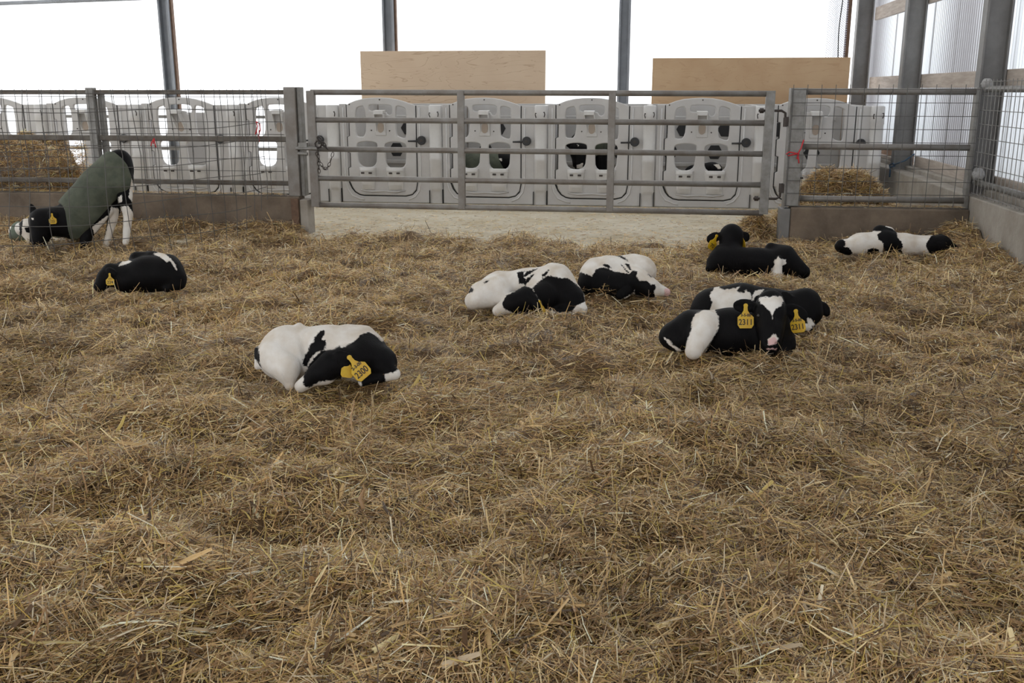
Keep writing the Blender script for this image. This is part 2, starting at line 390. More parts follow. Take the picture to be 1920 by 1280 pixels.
# plywood sheets behind the hutches
def sheet(px0, px1, py, lab, m_):
    a = plane_y(px0, py, 14.95); c = plane_y(px1, py, 14.95)
    cx = (a[0] + c[0]) / 2
    o = MB().box(a[0] - cx, c[0] - cx, 0, 0.022, 0, a[2] - FLOOR_Z).build('plywood_sheet', m_, loc=(cx, 14.95, FLOOR_Z), bevel=0.002)
    tag(o, lab, 'plywood', 'plywood sheets behind the hutches'); return o
sheet(675, 1023, 96, 'pale plywood sheet with wavy grain standing behind the hutches, left of the two', M['ply'])
sheet(1224, 1595, 109, 'darker orange weathered plywood sheet reaching to the right corner column', M['ply_dark'])

# ------------------------------------------------------------------ calf hutches
HK = 0.001192
def hx(zx): return (zx - 548) * HK
def hz(zy): return (1180 - zy) * HK
def hp(pts): return [(hx(a), hz(c)) for a, c in pts]
def build_hutch(i):
    o = thing('calf_hutch', (0, 0, 0), '', 'calf hutch', 'row of plastic calf hutches')
    # U shaped front frame
    fr = hp([(163, 132), (163, 300), (163, 960), (185, 1020), (225, 1070), (280, 1100), (330, 1110), (800, 1112), (870, 1095), (918, 1050), (934, 970), (934, 146), (1076, 146), (1076, 1180), (84, 1180), (84, 132)])
    link('front_frame', plate_mesh('front_frame', fr, [], 0.05, 0.012, 0.035), M['hutch'], o)
    # raised moulding line around the door opening
    for pth in (((128, 170), (128, 960), (150, 1040), (200, 1110), (290, 1145), (330, 1150)), ((968, 170), (968, 960), (950, 1050), (900, 1115), (830, 1145))):
        b = MB(); b.tube([(hx(a), 0.008, hz(c)) for a, c in pth], 0.011, 6); b.build('moulding', M['hutch_pale'], o, smooth=True)
    # dark tube standing in for the shade in the slit round the door
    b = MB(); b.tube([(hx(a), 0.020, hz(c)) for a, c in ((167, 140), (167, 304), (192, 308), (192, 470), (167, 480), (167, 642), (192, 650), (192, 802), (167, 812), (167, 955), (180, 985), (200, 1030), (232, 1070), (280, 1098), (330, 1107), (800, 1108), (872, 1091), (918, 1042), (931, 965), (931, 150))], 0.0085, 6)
    b.build('door_gap_shade', M['gap'], o)
    # door
    dout = hp([(171, 140), (210, 120), (270, 97), (350, 78), (440, 69), (540, 66), (640, 71), (720, 84), (800, 105), (870, 128), (926, 150), (926, 965), (914, 1035), (872, 1084), (800, 1102),
               (330, 1100), (280, 1090), (235, 1062), (205, 1010), (186, 960), (171, 950), (171, 812), (196, 800), (196, 650), (171, 640), (171, 480), (196, 468), (196, 310), (171, 302)])
    hole = [smooth_poly(hp([(268, 185), (310, 160), (380, 155), (380, 470), (290, 480), (268, 455)]), 2),
            smooth_poly(hp([(708, 165), (735, 152), (800, 168), (822, 190), (822, 470), (800, 492), (740, 476), (708, 450)]), 2),
            smooth_poly(hp([(430, 140), (640, 140), (676, 165), (672, 232), (640, 250), (612, 240), (604, 208), (430, 208), (416, 190), (416, 155)]), 2),
            smooth_poly(hp([(270, 555), (300, 535), (390, 523), (480, 535), (500, 560), (492, 640), (478, 800), (290, 800), (272, 640)]), 2),
            smooth_poly(hp([(580, 560), (610, 538), (690, 523), (780, 535), (820, 560), (815, 640), (802, 815), (592, 815), (584, 640)]), 2)]
    d = link('door', plate_mesh('door', dout, hole, 0.05, 0.012, 0.025), M['hutch'], o)
    # pail holders bulging from the door
    for (x0, x1) in ((292, 480), (590, 800)):
        b = MB(); N = 14; cx = (x0 + x1) / 2
        rings = [(800, 1.0, 0.075), (830, 1.0, 0.085), (850, 0.97, 0.075), (985, 0.80, 0.045), (1040, 0.78, 0.012)]
        vs = []; fs = []
        for (zy, sx, dep) in rings:
            for k in range(N + 1):
                a_ = math.pi * k / N
                vs.append((hx(cx) + math.cos(a_) * (x1 - x0) / 2 * HK * sx, 0.0 - math.sin(a_) ** 0.7 * dep, hz(zy)))
        for r_ in range(len(rings) - 1):
            for k in range(N): a0 = r_ * (N + 1) + k; fs.append((a0, a0 + 1, a0 + N + 2, a0 + N + 1))
        fs.append(tuple(range(N + 1))); fs.append(tuple((len(rings) - 1) * (N + 1) + k for k in range(N, -1, -1)))
        b.add(vs, fs); ph = b.build('pail_holder', M['hutch_pale'], d, smooth=False, bevel=0.004)
        for sx in (-42, 42): MB().box(hx(cx + sx - 18), hx(cx + sx + 18), -0.082, -0.07, hz(866), hz(848)).build('slot', M['chain'], ph)
    # lower moulded ledge
    b = MB(); b.tube([(hx(a), -0.004, hz(c)) for a, c in ((300, 1045), (420, 1062), (560, 1055), (690, 1062), (800, 1045))], [0.008, 0.016, 0.012, 0.016, 0.008], 6)
    b.build('ledge', M['hutch'], d, smooth=True)
    # bottle holder: slanted trough hanging through the door
    sk = 60 if i in (0, 2) else (-6 if i != 7 else 30)
    tx = 535 - sk * 0.6; bx = 545
    b = MB()
    b.prism(hp([(bx - 58, 340), (bx + 58, 340), (bx + 58, 462), (bx - 58, 462)]), -0.012, 0.012)
    bh = b.build('bottle_holder', M['hutch'], d, bevel=0.006)
    b = MB()
    b.add([(hx(tx - 55), -0.09, hz(200)), (hx(tx + 55), -0.09, hz(200)), (hx(tx + 55), 0.03, hz(196)), (hx(tx - 55), 0.03, hz(196)),
           (hx(tx - 50), -0.09, hz(240)), (hx(tx + 50), -0.09, hz(240)), (hx(tx + 50), 0.03, hz(236)), (hx(tx - 50), 0.03, hz(236))],
          [(0, 1, 2, 3), (4, 7, 6, 5), (0, 4, 5, 1), (1, 5, 6, 2), (2, 6, 7, 3), (3, 7, 4, 0)])
    for s_ in (-1, 1):
        e = 10
        b.add([(hx(tx + s_ * 55), -0.09, hz(238)), (hx(tx + s_ * (55 - e)), -0.09, hz(238)), (hx(bx + s_ * (52 - e)), -0.012, hz(425)), (hx(bx + s_ * 52), -0.012, hz(425)),
               (hx(tx + s_ * 55), 0.0, hz(238)), (hx(tx + s_ * (55 - e)), 0.0, hz(238)), (hx(bx + s_ * (52 - e)), 0.0, hz(350)), (hx(bx + s_ * 52), 0.0, hz(350))],
              [(0, 1, 2, 3), (4, 7, 6, 5), (0, 4, 5, 1), (1, 5, 6, 2), (2, 6, 7, 3), (3, 7, 4, 0)])
    b.build('chute', M['hutch_pale'], bh, bevel=0.003)
    b = MB(); b.prism(smooth_poly(hp([(bx - 34, 330), (bx + 34, 330), (bx + 34, 410), (bx + 10, 432), (bx - 14, 432), (bx - 34, 410)]), 1), -0.016, -0.010)
    b.build('trough', M['hutch_tan'], bh)
    # pin heads
    for (a, c) in ((440, 408), (640, 412), (540, 88), (205, 138)):
        b = MB(); b.tube([(hx(a), -0.006, hz(c)), (hx(a), 0.004, hz(c))], 0.009, 8); b.build('bolt', M['chain'], d)
    # latch wheel with handle
    b = MB(); b.tube([(hx(993), -0.055, hz(510)), (hx(993), -0.045, hz(510)), (hx(993), -0.01, hz(510)), (hx(993), 0.01, hz(510))], [0.048, 0.056, 0.056, 0.045], 20)
    la = b.build('latch_wheel', M['black_plastic_and_dark_holes'], o, smooth=False)
    b = MB(); b.tube([(hx(985), -0.04, hz(514)), (hx(915), -0.045, hz(517)), (hx(848), -0.045, hz(518))], [0.014, 0.012, 0.011], 8)
    b.build('handle', M['black_plastic_and_dark_holes'], la, smooth=True)
    b = MB(); b.tube([(hx(993), -0.064, hz(510)), (hx(993), -0.05, hz(510))], 0.017, 10); b.build('hub', M['chain'], la)
    # rounded connecting post between neighbours
    N = 16; vs = []; fs = []
    prof = [(1180, 1.04, 0.02), (1060, 1.0, 0.025), (1035, 0.98, 0.055), (1010, 0.96, 0.075), (720, 0.96, 0.07), (705, 1.0, 0.08), (690, 0.96, 0.07), (470, 0.96, 0.072), (330, 0.96, 0.062), (316, 1.0, 0.075), (150, 0.94, 0.07), (142, 0.80, 0.04)]
    cx = 1138; rw = 72
    for (zy, sx, dep) in prof:
        for k in range(N + 1):
            a_ = math.pi * k / N; cc = math.cos(a_); ss = math.sin(a_)
            vs.append((hx(cx) + math.copysign(abs(cc) ** 0.6, cc) * rw * HK * sx, 0.06 - (ss ** 0.5) * (dep + 0.03), hz(zy)))
    for r_ in range(len(prof) - 1):
        for k in range(N): a0 = r_ * (N + 1) + k; fs.append((a0, a0 + 1, a0 + N + 2, a0 + N + 1))
    fs.append(tuple((len(prof) - 1) * (N + 1) + k for k in range(N, -1, -1)))
    b = MB(); b.add(vs, fs)
    for k in range(0): pass
    cp = b.build('connecting_post', M['hutch_pale'], o, smooth=True)
    b = MB(); b.tube([(hx(1172), -0.055, hz(215)), (hx(1182), -0.068, hz(210)), (hx(1186), -0.06, hz(235)), (hx(1178), -0.05, hz(262))], 0.006, 6)
    b.build('hook', M['chain'], cp, smooth=True)
    b = MB()
    if i >= 5: b.tube([(hx(1096), -0.055, hz(225)), (hx(1090), -0.068, hz(220)), (hx(1086), -0.06, hz(240)), (hx(1094), -0.05, hz(268))], 0.006, 6); b.build('hook', M['chain'], cp, smooth=True)
    MB().box(hx(1204), hx(1212), 0.0, 0.05, hz(1180), hz(1030)).build('foot_gap', M['gap'], cp)
    MB().box(hx(1060), hx(1068), -0.002, 0.05, hz(1180), hz(1040)).build('foot_gap', M['gap'], cp)
    # side walls running back, ribbed
    def side(xc):
        vs = []; fs = []
        ys = np.linspace(0.07, 2.12 if i >= 3 else 0.55, 42)
        for (z, off) in ((0, 0), (hz(150), 0)):
            for y in ys: vs.append((xc - 0.03 + 0.012 * math.sin(y * 12), y, z))
            for y in ys: vs.append((xc + 0.03 + 0.012 * math.sin(y * 12), y, z))
        n_ = len(ys); q = 2 * n_
        for k in range(n_ - 1):
            fs += [(k, k + 1, q + k + 1, q + k), (n_ + k, q + n_ + k, q + n_ + k + 1, n_ + k + 1), (q + k, q + k + 1, q + n_ + k + 1, q + n_ + k), (k, n_ + k, n_ + k + 1, k + 1)]
        fs += [(0, q, q + n_, n_), (n_ - 1, 2 * n_ - 1, q + 2 * n_ - 1, q + n_ - 1)]
        b = MB(); b.add(vs, fs); return b.build('side_wall', M['hutch'], o, smooth=False)
    side(hx(1138))
    # back of the hutch
    if i >= 5:
        back = hp([(42, 150), (1108, 150), (1108, 1180), (42, 1180)])
        bk = link('back_wall', plate_mesh('back_wall', back, [], 0.04, 0.01, 2.1), M['hutch'], o)
        for cx_, cz_ in ((420, 446), (905, 446), (263, 712), (790, 712)):
            b = MB(); b.prism(hp([(cx_ - 48, cz_ - 80), (cx_ + 48, cz_ - 80), (cx_ + 95, cz_), (cx_ + 48, cz_ + 80), (cx_ - 48, cz_ + 80), (cx_ - 95, cz_)]), 2.07, 2.085)
            b.build('dark_hole_plate', M['black_plastic_and_dark_holes'], bk, bevel=0.006)  # solid black plates stand in for dark openings in the back wall
        for z in (0.35, 1.0): MB().box(hx(95), hx(1040), 2.04, 2.085, z, z + 0.06).build('rib', M['hutch'], bk, bevel=0.012)
    else:
        if i in (2, 3): MB().box(hx(600) - 0.34, hx(880) - 0.30, 0.68, 0.72, 0.0, 1.12).build('inner_panel', M['hutch'], o, bevel=0.01)
        for z, dz in ((0.52, 0.05), (1.0, 0.045)): MB().box(hx(85), hx(1214), 2.08, 2.12, z, z + dz).build('back_rail', M['galv'], o)
    return o
HUTCH_DX = 1.3474
hlab = ['plastic calf hutch at the far left edge behind the hay', 'plastic calf hutch behind the left fence post, above the stooping calf in a green jacket',
        'plastic calf hutch behind the mesh fence below the leftmost back post', 'plastic calf hutch partly hidden by the end post of the left mesh fence',
        'plastic calf hutch behind the left third of the gate, chained end', 'plastic calf hutch behind the middle of the gate, with a calf lying inside',
        'plastic calf hutch behind the gate with a black calf looking out', 'plastic calf hutch behind the hinge end of the gate', 'plastic calf hutch at the right end of the row, behind the right mesh fence']
for k in range(-1, 8):
    x = -7.47349 + HUTCH_DX * k
    o = build_hutch(k + 1 if k < 3 else k + 2)
    o.location = (x, HUTCH_Y, FLOOR_Z + 0.005)
    o['label'] = hlab[k + 1]

# ------------------------------------------------------------------ fences, curbs and gate
def zf(py): return plane_y(960, py, FENCE_Y)[2]
def xf(px, py=280): return plane_y(px, py, FENCE_Y)[0]
# left curb and right curb
tag(MB().box(-9.5, -3.52, FENCE_Y - 0.09, FENCE_Y + 0.09, -0.2, 0.33).build('concrete_curb', M['concrete_brown'], bevel=0.015), 'low stained concrete curb under the left mesh fence', 'curb')
tag(MB().box(1.33, 2.945, FENCE_Y - 0.09, FENCE_Y + 0.09, -0.2, 0.30).build('concrete_curb', M['concrete_brown'], bevel=0.015), 'low brown concrete curb under the right mesh fence, behind the flat calf', 'curb')

def mesh_wires(b, x0, x1, z0, z1, dx, dz, y, r=0.0032, jitter=0.0):
    nx = int((x1 - x0) / dx); nz = int((z1 - z0) / dz)
    for i in range(nx + 1):
        x = x0 + i * dx; pts = [(x + jitter * random.uniform(-1, 1), y, z0 + (z1 - z0) * q / 5) for q in range(6)]
        b.tube(pts, r, 5, cap=False)
    for k in range(nz + 1):
        z = z0 + k * dz; pts = [(x0 + (x1 - x0) * q / 8, y - 0.004, z + jitter * random.uniform(-1, 1)) for q in range(9)]
        b.tube(pts, r, 5, cap=False)

# left fence
lf = thing('mesh_fence', (-5.6, FENCE_Y, 0.33), 'left mesh fence of galvanised rails and square posts on the long curb', 'fence')
def part(bld, name, m_, parent, **kw):
    org = np.array(parent.location)
    bld.v = [tuple(np.array(p) - org) for p in bld.v]
    return bld.build(name, m_, parent, **kw)
for z, hgt in ((1.355, 0.045), (0.895, 0.055), (0.455, 0.05)):
    part(MB().box(-9.5, -3.6, FENCE_Y - 0.02, FENCE_Y + 0.03, z - hgt / 2, z + hgt / 2), 'rail', M['rail_dark'], lf, bevel=0.008)
part(MB().box(-5.745, -5.665, FENCE_Y - 0.06, FENCE_Y + 0.02, 0.33, 1.40), 'post', M['galv'], lf, bevel=0.006)
part(MB().box(-5.665, -5.60, FENCE_Y + 0.02, FENCE_Y + 0.06, 0.33, 1.34), 'post_brace', M['galv'], lf, bevel=0.006)
part(MB().box(-3.635, -3.515, FENCE_Y - 0.07, FENCE_Y + 0.05, 0.33, 1.405), 'post', M['gate'], lf, bevel=0.006)
part(MB().box(-3.512, -3.475, FENCE_Y - 0.03, FENCE_Y + 0.08, 0.33, 1.405), 'post_flange', M['galv'], lf, bevel=0.004)
b = MB(); mesh_wires(b, -8.0, -3.65, 0.335, 1.385, 0.135, 0.122, FENCE_Y - 0.075, jitter=0.002); part(b, 'wire_mesh', M['wire'], lf)
# concrete foot of the end post
tag(MB().box(-3.515, -3.43, FENCE_Y - 0.1, FENCE_Y + 0.1, -0.1, 0.30).build('post_footing', M['concrete'], bevel=0.01), 'grey steel footing at the open end of the left curb', 'footing')

tag(MB().box(-3.60, -3.525, FENCE_Y - 0.115, FENCE_Y - 0.092, -0.1, 0.31).build('rusty_strap', M['rust']), 'rusty steel strap on the face of the left curb beside its end footing', 'strap')

# loose wire panel standing in front of the stooping calf
A = plane_y(497, 300, FENCE_Y - 0.14); B_ = ground(290, 470); C_ = ground(-60, 486)
def panel_pt(s):
    P0, P1, P2 = A[:2], B_[:2] * 1.0, C_[:2]
    c = P1 * 2 - (P0 + P2) / 2
    return (1 - s) ** 2 * P0 + 2 * s * (1 - s) * c + s * s * P2
S = np.linspace(0, 1, 60); PT = np.array([panel_pt(s) for s in S]); L = np.concatenate([[0], np.cumsum(np.linalg.norm(np.diff(PT, axis=0), axis=1))])
lw = thing('wire_panel', (PT[30][0], PT[30][1], 0.0), 'loose wire panel leaning in front of the stooping calf, left side of the pen', 'wire panel')
b = MB()
for d_ in np.arange(0.0, L[-1], 0.16):
    x, y = np.interp(d_, L, PT[:, 0]), np.interp(d_, L, PT[:, 1])
    lean = 0.05 * math.sin(d_ * 3)
    zb = 0.0 + 0.30 * max(0, 1 - d_ / 0.5)
    b.tube([(x + lean * q * 0.3, y + 0.03 * math.sin(q * 2 + d_), zb + (1.38 - zb) * q / 5) for q in range(6)], 0.0033, 5, cap=False)
part(b, 'upright_wires', M['wire'], lw)
b = MB()
for z in np.arange(0.12, 1.40, 0.155):
    d0 = 0.35 if z < 0.32 else 0.0
    b.tube([(np.interp(d_, L, PT[:, 0]), np.interp(d_, L, PT[:, 1]) - 0.006, z + 0.012 * math.sin(d_ * 4 + z * 7)) for d_ in np.linspace(d0, L[-1], 24)], 0.0033, 5, cap=False)
part(b, 'level_wires', M['wire'], lw)

# right fence panel
rf = thing('mesh_fence', (2.1, FENCE_Y, 0.3), 'right mesh fence of three round rails on the short curb', 'fence')
part(MB().box(1.272, 1.405, FENCE_Y - 0.06, FENCE_Y + 0.06, 0.303, 1.395), 'post', M['galv'], rf, bevel=0.006)
part(MB().box(1.262, 1.272, FENCE_Y - 0.07, FENCE_Y + 0.07, 0.28, 1.395), 'post_flange', M['galv'], rf)
for z in (1.362, 0.862, 0.375):
    b = MB(); b.tube([(1.40, FENCE_Y, z), (2.95, FENCE_Y, z)], 0.029, 12); part(b, 'rail', M['gate'], rf, smooth=True)
part(MB().box(2.905, 2.945, FENCE_Y - 0.03, FENCE_Y + 0.05, 0.30, 1.40), 'post', M['galv'], rf, bevel=0.004)
b = MB(); mesh_wires(b, 1.285, 2.93, 0.31, 1.425, 0.126, 0.119, FENCE_Y - 0.068, r=0.0032); part(b, 'wire_mesh', M['wire'], rf)
# vertical steel cap on the end of the right curb
tag(MB().box(1.235, 1.328, FENCE_Y - 0.10, FENCE_Y + 0.10, -0.1, 0.285).build('post_footing', M['column'], bevel=0.006), 'grey steel footing at the hinge end of the right curb', 'footing')

# mesh along the right wall, from the corner toward the camera
wf = thing('mesh_fence', (WALL_X + 0.03, 8.5, 0.43), 'close mesh fence on top of the concrete wall at the right edge', 'fence')
for z, r_ in ((1.385, 0.028), (0.545, 0.03)):
    b = MB(); b.tube([(WALL_X + 0.06, 9.80, z), (WALL_X + 0.06, 5.5, z)], r_, 12); part(b, 'rail', M['galv'], wf, smooth=True)
b = MB()
for y in np.arange(5.5, 9.76, 0.10): b.tube([(WALL_X + 0.02, y, 0.43), (WALL_X + 0.02, y, 1.47)], 0.0033, 5, cap=False)
for z in np.arange(0.45, 1.48, 0.125): b.tube([(WALL_X + 0.016, 5.5, z), (WALL_X + 0.016, 9.75, z)], 0.0033, 5, cap=False)
part(b, 'wire_mesh', M['galv'], wf)
def lump(name, c, r, lab, cat, group=None):
    bm = bmesh.new(); bmesh.ops.create_icosphere(bm, subdivisions=3, radius=r)
    for v in bm.verts: v.co *= 1 + 0.25 * (vnoise(np.array(v.co.x * 40 + 7), np.array(v.co.z * 40 + v.co.y * 25)) - 0.5)
    me = bpy.data.meshes.new(name); bm.to_mesh(me); bm.free()
    o = link(name, me, M['foam'], loc=c, smooth=True); return tag(o, lab, cat, group)
lump('dust_clump', (WALL_X + 0.06, 9.80, 1.43), 0.05, 'pale dusty clump on the top rail end of the close mesh', 'clump')
lump('dust_clump', (WALL_X + 0.05, 9.74, 0.62), 0.06, 'pale dusty clump above the lower rail end of the close mesh', 'clump')

# gate
gt = thing('field_gate', (-1.16, FENCE_Y - 0.02, 0.2), 'five rail galvanised steel gate closing the pen', 'gate')
gy = FENCE_Y - 0.02
GX0, GX1 = xf(589) , xf(1438)
def gz(py, x): # rails dip slightly toward the hinge end
    return zf(py) 
for py in (173, 226, 282, 338, 389):
    z0, z1 = zf(py), zf(py) - 0.012
    b = MB(); b.tube([(GX0, gy, z0 - 0.0), (GX1, gy, z1)], 0.027, 12); part(b, 'rail', M['gate'], gt, smooth=True)
for px, w_ in ((589, 0.042), (866, 0.034), (1146, 0.034), (1438, 0.042)):
    x = xf(px); part(MB().box(x - w_, x + w_, gy - 0.03, gy + 0.03, zf(393), zf(170)), 'upright', M['galv'] if px > 1400 else M['gate'], gt, bevel=0.005)
# hinges
for py, dz in ((206, -0.14), (365, 0.14)):
    z = zf(py); x = xf(1438)
    b = MB(); b.tube([(x - 0.10, gy, z), (x + 0.11, gy, z), (x + 0.145, gy, z + dz * 0.15), (x + 0.15, gy, z + dz * 0.9)], 0.012, 8)
    b.tube([(x - 0.09, gy, z), (x - 0.055, gy, z)], 0.024, 8); b.tube([(x + 0.15, gy, z + dz * 0.45), (x + 0.15, gy, z + dz * 1.05)], 0.02, 8)
    b.box(x + 0.15, x + 0.185, gy - 0.02, gy + 0.03, min(z + dz * 0.4, z + dz), max(z + dz * 0.4, z + dz))
    part(b, 'hinge', M['chain'], gt, smooth=False)
# latch tube and chain
z = zf(280)
b = MB(); b.tube([(-3.52, gy - 0.08, z), (-3.30, gy - 0.08, z)], 0.02, 10); b.tube([(-3.50, gy - 0.09, z - 0.05), (-3.40, gy - 0.09, z - 0.055)], 0.017, 10); b.box(-3.49, -3.40, gy - 0.10, gy - 0.06, z + 0.01, z + 0.055)
part(b, 'latch', M['galv'], gt)
def link_ring(b, c, axis, side, l=0.026, w=0.013, r=0.0035):
    c = np.array(c); a = np.array(axis, float); a /= np.linalg.norm(a); s_ = np.array(side, float); s_ -= a * (s_ @ a); s_ /= np.linalg.norm(s_)
    pts = [c + a * l * math.cos(t) + s_ * w * math.sin(t) for t in np.linspace(0, 2 * math.pi, 13)[:-1]]
    b.tube(pts, r, 5, closed=True)
b = MB(); yc = gy - 0.075
path = []
for t in np.linspace(0, 1, 10): path.append((xf(598) + 0.18 * t, yc, zf(286) - 0.17 * math.sin(math.pi * t)))
for i in range(9):
    p, q = np.array(path[i]), np.array(path[i + 1]); link_ring(b, (p + q) / 2, q - p, (0, 1, 0.2) if i % 2 else (0.4, 0, 1))
for i in range(6): link_ring(b, (xf(602), yc, zf(288) - 0.036 * i), (0.05, 0, -1), (1, 0, 0) if i % 2 else (0, 1, 0))
for i in range(8):
    a_ = i * 0.8; link_ring(b, (xf(604) + 0.03 * math.cos(a_), yc - 0.01, zf(272) + 0.03 * math.sin(a_)), (math.cos(a_ + 1.4), 0.3, math.sin(a_ + 1.4)), (0, 1, 0))
for i in range(4): link_ring(b, (xf(604) + 0.02 * i + 0.01, yc, zf(262) - 0.026 * i), (0.7, 0, -0.7), (0, 1, 0) if i % 2 else (1, 0, 1), 0.03, 0.016, 0.006)
ch = b.build('gate_chain', M['chain'], smooth=True); tag(ch, 'dark steel chain looped round the latch end of the gate', 'chain')

# twine
def twine(name, pts, m_, lab, r=0.006, group=None):
    b = MB()
    for p in pts: b.tube(p, r, 6)
    return tag(b.build(name, m_, smooth=True), lab, 'twine', group)
fy = FENCE_Y - 0.09
def fp(px, py, dy=0.0): p = plane_y(px, py, fy + dy); return tuple(p)
twine('red_twine', [[fp(480, 228), fp(487, 232), fp(488, 244), fp(484, 255), fp(481, 246), fp(483, 236), fp(480, 228)], [fp(482, 240), fp(479, 252, -.01)], [fp(487, 244), fp(485, 256, -.02), fp(486, 266, -.02)]], M['red'], 'long loop of red twine near the gate end of the left fence', group='red twine on the fences')
twine('red_twine', [[fp(289, 259), fp(284, 268), fp(283, 274)], [fp(289, 259), fp(290, 268), fp(293, 277)], [fp(289, 260), fp(287, 270)]], M['red'], 'small knot of red twine above the stooping calf on the left fence', group='red twine on the fences')
twine('red_twine', [[fp(1507, 262), fp(1502, 278), fp(1496, 288), fp(1478, 292), fp(1474, 289), fp(1480, 285), fp(1496, 288)], [fp(1496, 288), fp(1498, 306)], [fp(1498, 287), fp(1494, 298)]], M['red'], 'red twine tied round the hinge post of the right fence', group='red twine on the fences')
def wp(px, py): d = ray(px, py); t = (WALL_X - 0.02) / d[0]; return tuple(CAM + d * t)
def wq(px, py, x): d = ray(px, py); t = x / d[0]; return tuple(CAM + d * t)
twine('blue_twine', [[wq(1668, 332, 2.93), wq(1669, 318, 2.93), wq(1668, 309, 2.94), wq(1675, 306, 2.95), wq(1678, 311, 2.94), wq(1670, 313, 2.93)], [wq(1675, 309, 2.94), wq(1697, 301, 2.95), wq(1714, 289, 2.96)]], M['blue'], 'blue twine knotted on the ledge of the right wall', 0.009)

# ------------------------------------------------------------------ calves: smooth bodies from distance fields
def sdf_cone(P, a, b, r1, r2):
    ba = b - a; L2 = max(ba @ ba, 1e-9)
    t = np.clip(((P - a) @ ba) / L2, 0, 1)
    return np.linalg.norm(P - a - t[:, None] * ba, axis=1) - (r1 + (r2 - r1) * t)
def sdf_ell(P, c, ax):
    Minv = np.linalg.inv(np.array(ax).T); rmin = min(np.linalg.norm(v) for v in ax)
    q = (P - c) @ Minv.T; k0 = np.linalg.norm(q, axis=1); k1 = np.linalg.norm(q @ Minv, axis=1)
    return k0 * (k0 - 1) / np.maximum(k1, 1e-6)
def smin(a, b, k):
    h = np.clip(0.5 + 0.5 * (b - a) / k, 0, 1); return b * (1 - h) + a * h - k * h * (1 - h)
def poly_sd(pts, poly):   # positive inside
    poly = np.array(poly, float); d = np.full(len(pts), 1e18); s = np.ones(len(pts))
    n_ = len(poly); j = n_ - 1
    for i in range(n_):
        e = poly[j] - poly[i]; w_ = pts - poly[i]
        t = np.clip((w_ @ e) / max(e @ e, 1e-9), 0, 1); bq = w_ - t[:, None] * e
        d = np.minimum(d, (bq * bq).sum(1))
        c1 = pts[:, 1] >= poly[i][1]; c2 = pts[:, 1] < poly[j][1]; c3 = e[0] * w_[:, 1] > e[1] * w_[:, 0]
        flip = (c1 & c2 & c3) | (~c1 & ~c2 & ~c3); s = np.where(flip, -s, s); j = i
    return -s * np.sqrt(d)
def nets(F, org, h):
    s = F < 0; nx, ny, nz = F.shape
    cs = [(i, j, k) for i in (0, 1) for j in (0, 1) for k in (0, 1)]
    cnt = np.zeros((nx - 1, ny - 1, nz - 1), int)
    for (i, j, k) in cs: cnt += s[i:nx - 1 + i, j:ny - 1 + j, k:nz - 1 + k]
    act = (cnt > 0) & (cnt < 8); idx = -np.ones(act.shape, int); I = np.argwhere(act); idx[act] = np.arange(len(I))
    acc = np.zeros((len(I), 3)); num = np.zeros(len(I))
    for a in cs:
        for ax in range(3):
            if a[ax]: continue
            b_ = list(a); b_[ax] = 1
            fa = F[I[:, 0] + a[0], I[:, 1] + a[1], I[:, 2] + a[2]]; fb = F[I[:, 0] + b_[0], I[:, 1] + b_[1], I[:, 2] + b_[2]]
            m_ = (fa < 0) != (fb < 0); t = np.where(m_, fa / np.where(m_, fa - fb, 1), 0)
            p = np.array(a, float)[None, :].repeat(len(I), 0); p[:, ax] += t
            acc += p * m_[:, None]; num += m_
    V = (I + acc / num[:, None]) * h + org
    Fs = []
    for ax in range(3):
        u, v = (ax + 1) % 3, (ax + 2) % 3
        sl0 = [slice(None)] * 3; sl1 = [slice(None)] * 3
        sl0[ax] = slice(0, -1); sl1[ax] = slice(1, None)
        ed = s[tuple(sl0)] != s[tuple(sl1)]; E_ = np.argwhere(ed)
        E_ = E_[(E_[:, u] > 0) & (E_[:, v] > 0) & (E_[:, u] < F.shape[u] - 1) & (E_[:, v] < F.shape[v] - 1)]
        def cell(du, dv):
            q = E_.copy(); q[:, u] -= du; q[:, v] -= dv; return idx[q[:, 0], q[:, 1], q[:, 2]]
        quad = np.stack([cell(0, 0), cell(1, 0), cell(1, 1), cell(0, 1)], 1)
        neg = s[E_[:, 0], E_[:, 1], E_[:, 2]]; quad[neg] = quad[neg][:, ::-1]
        Fs.append(quad)
    return V, np.concatenate(Fs)[:, ::-1]
def mesh_np(name, V, Q):
    me = bpy.data.meshes.new(name); me.vertices.add(len(V)); me.vertices.foreach_set('co', np.asarray(V, np.float32).ravel())
    k = Q.shape[1]; me.loops.add(Q.size); me.loops.foreach_set('vertex_index', Q.astype(np.int32).ravel())
    me.polygons.add(len(Q)); me.polygons.foreach_set('loop_start', np.arange(0, Q.size, k, dtype=np.int32))
    me.polygons.foreach_set('use_smooth', np.ones(len(Q), bool)); me.update(calc_edges=True); return me

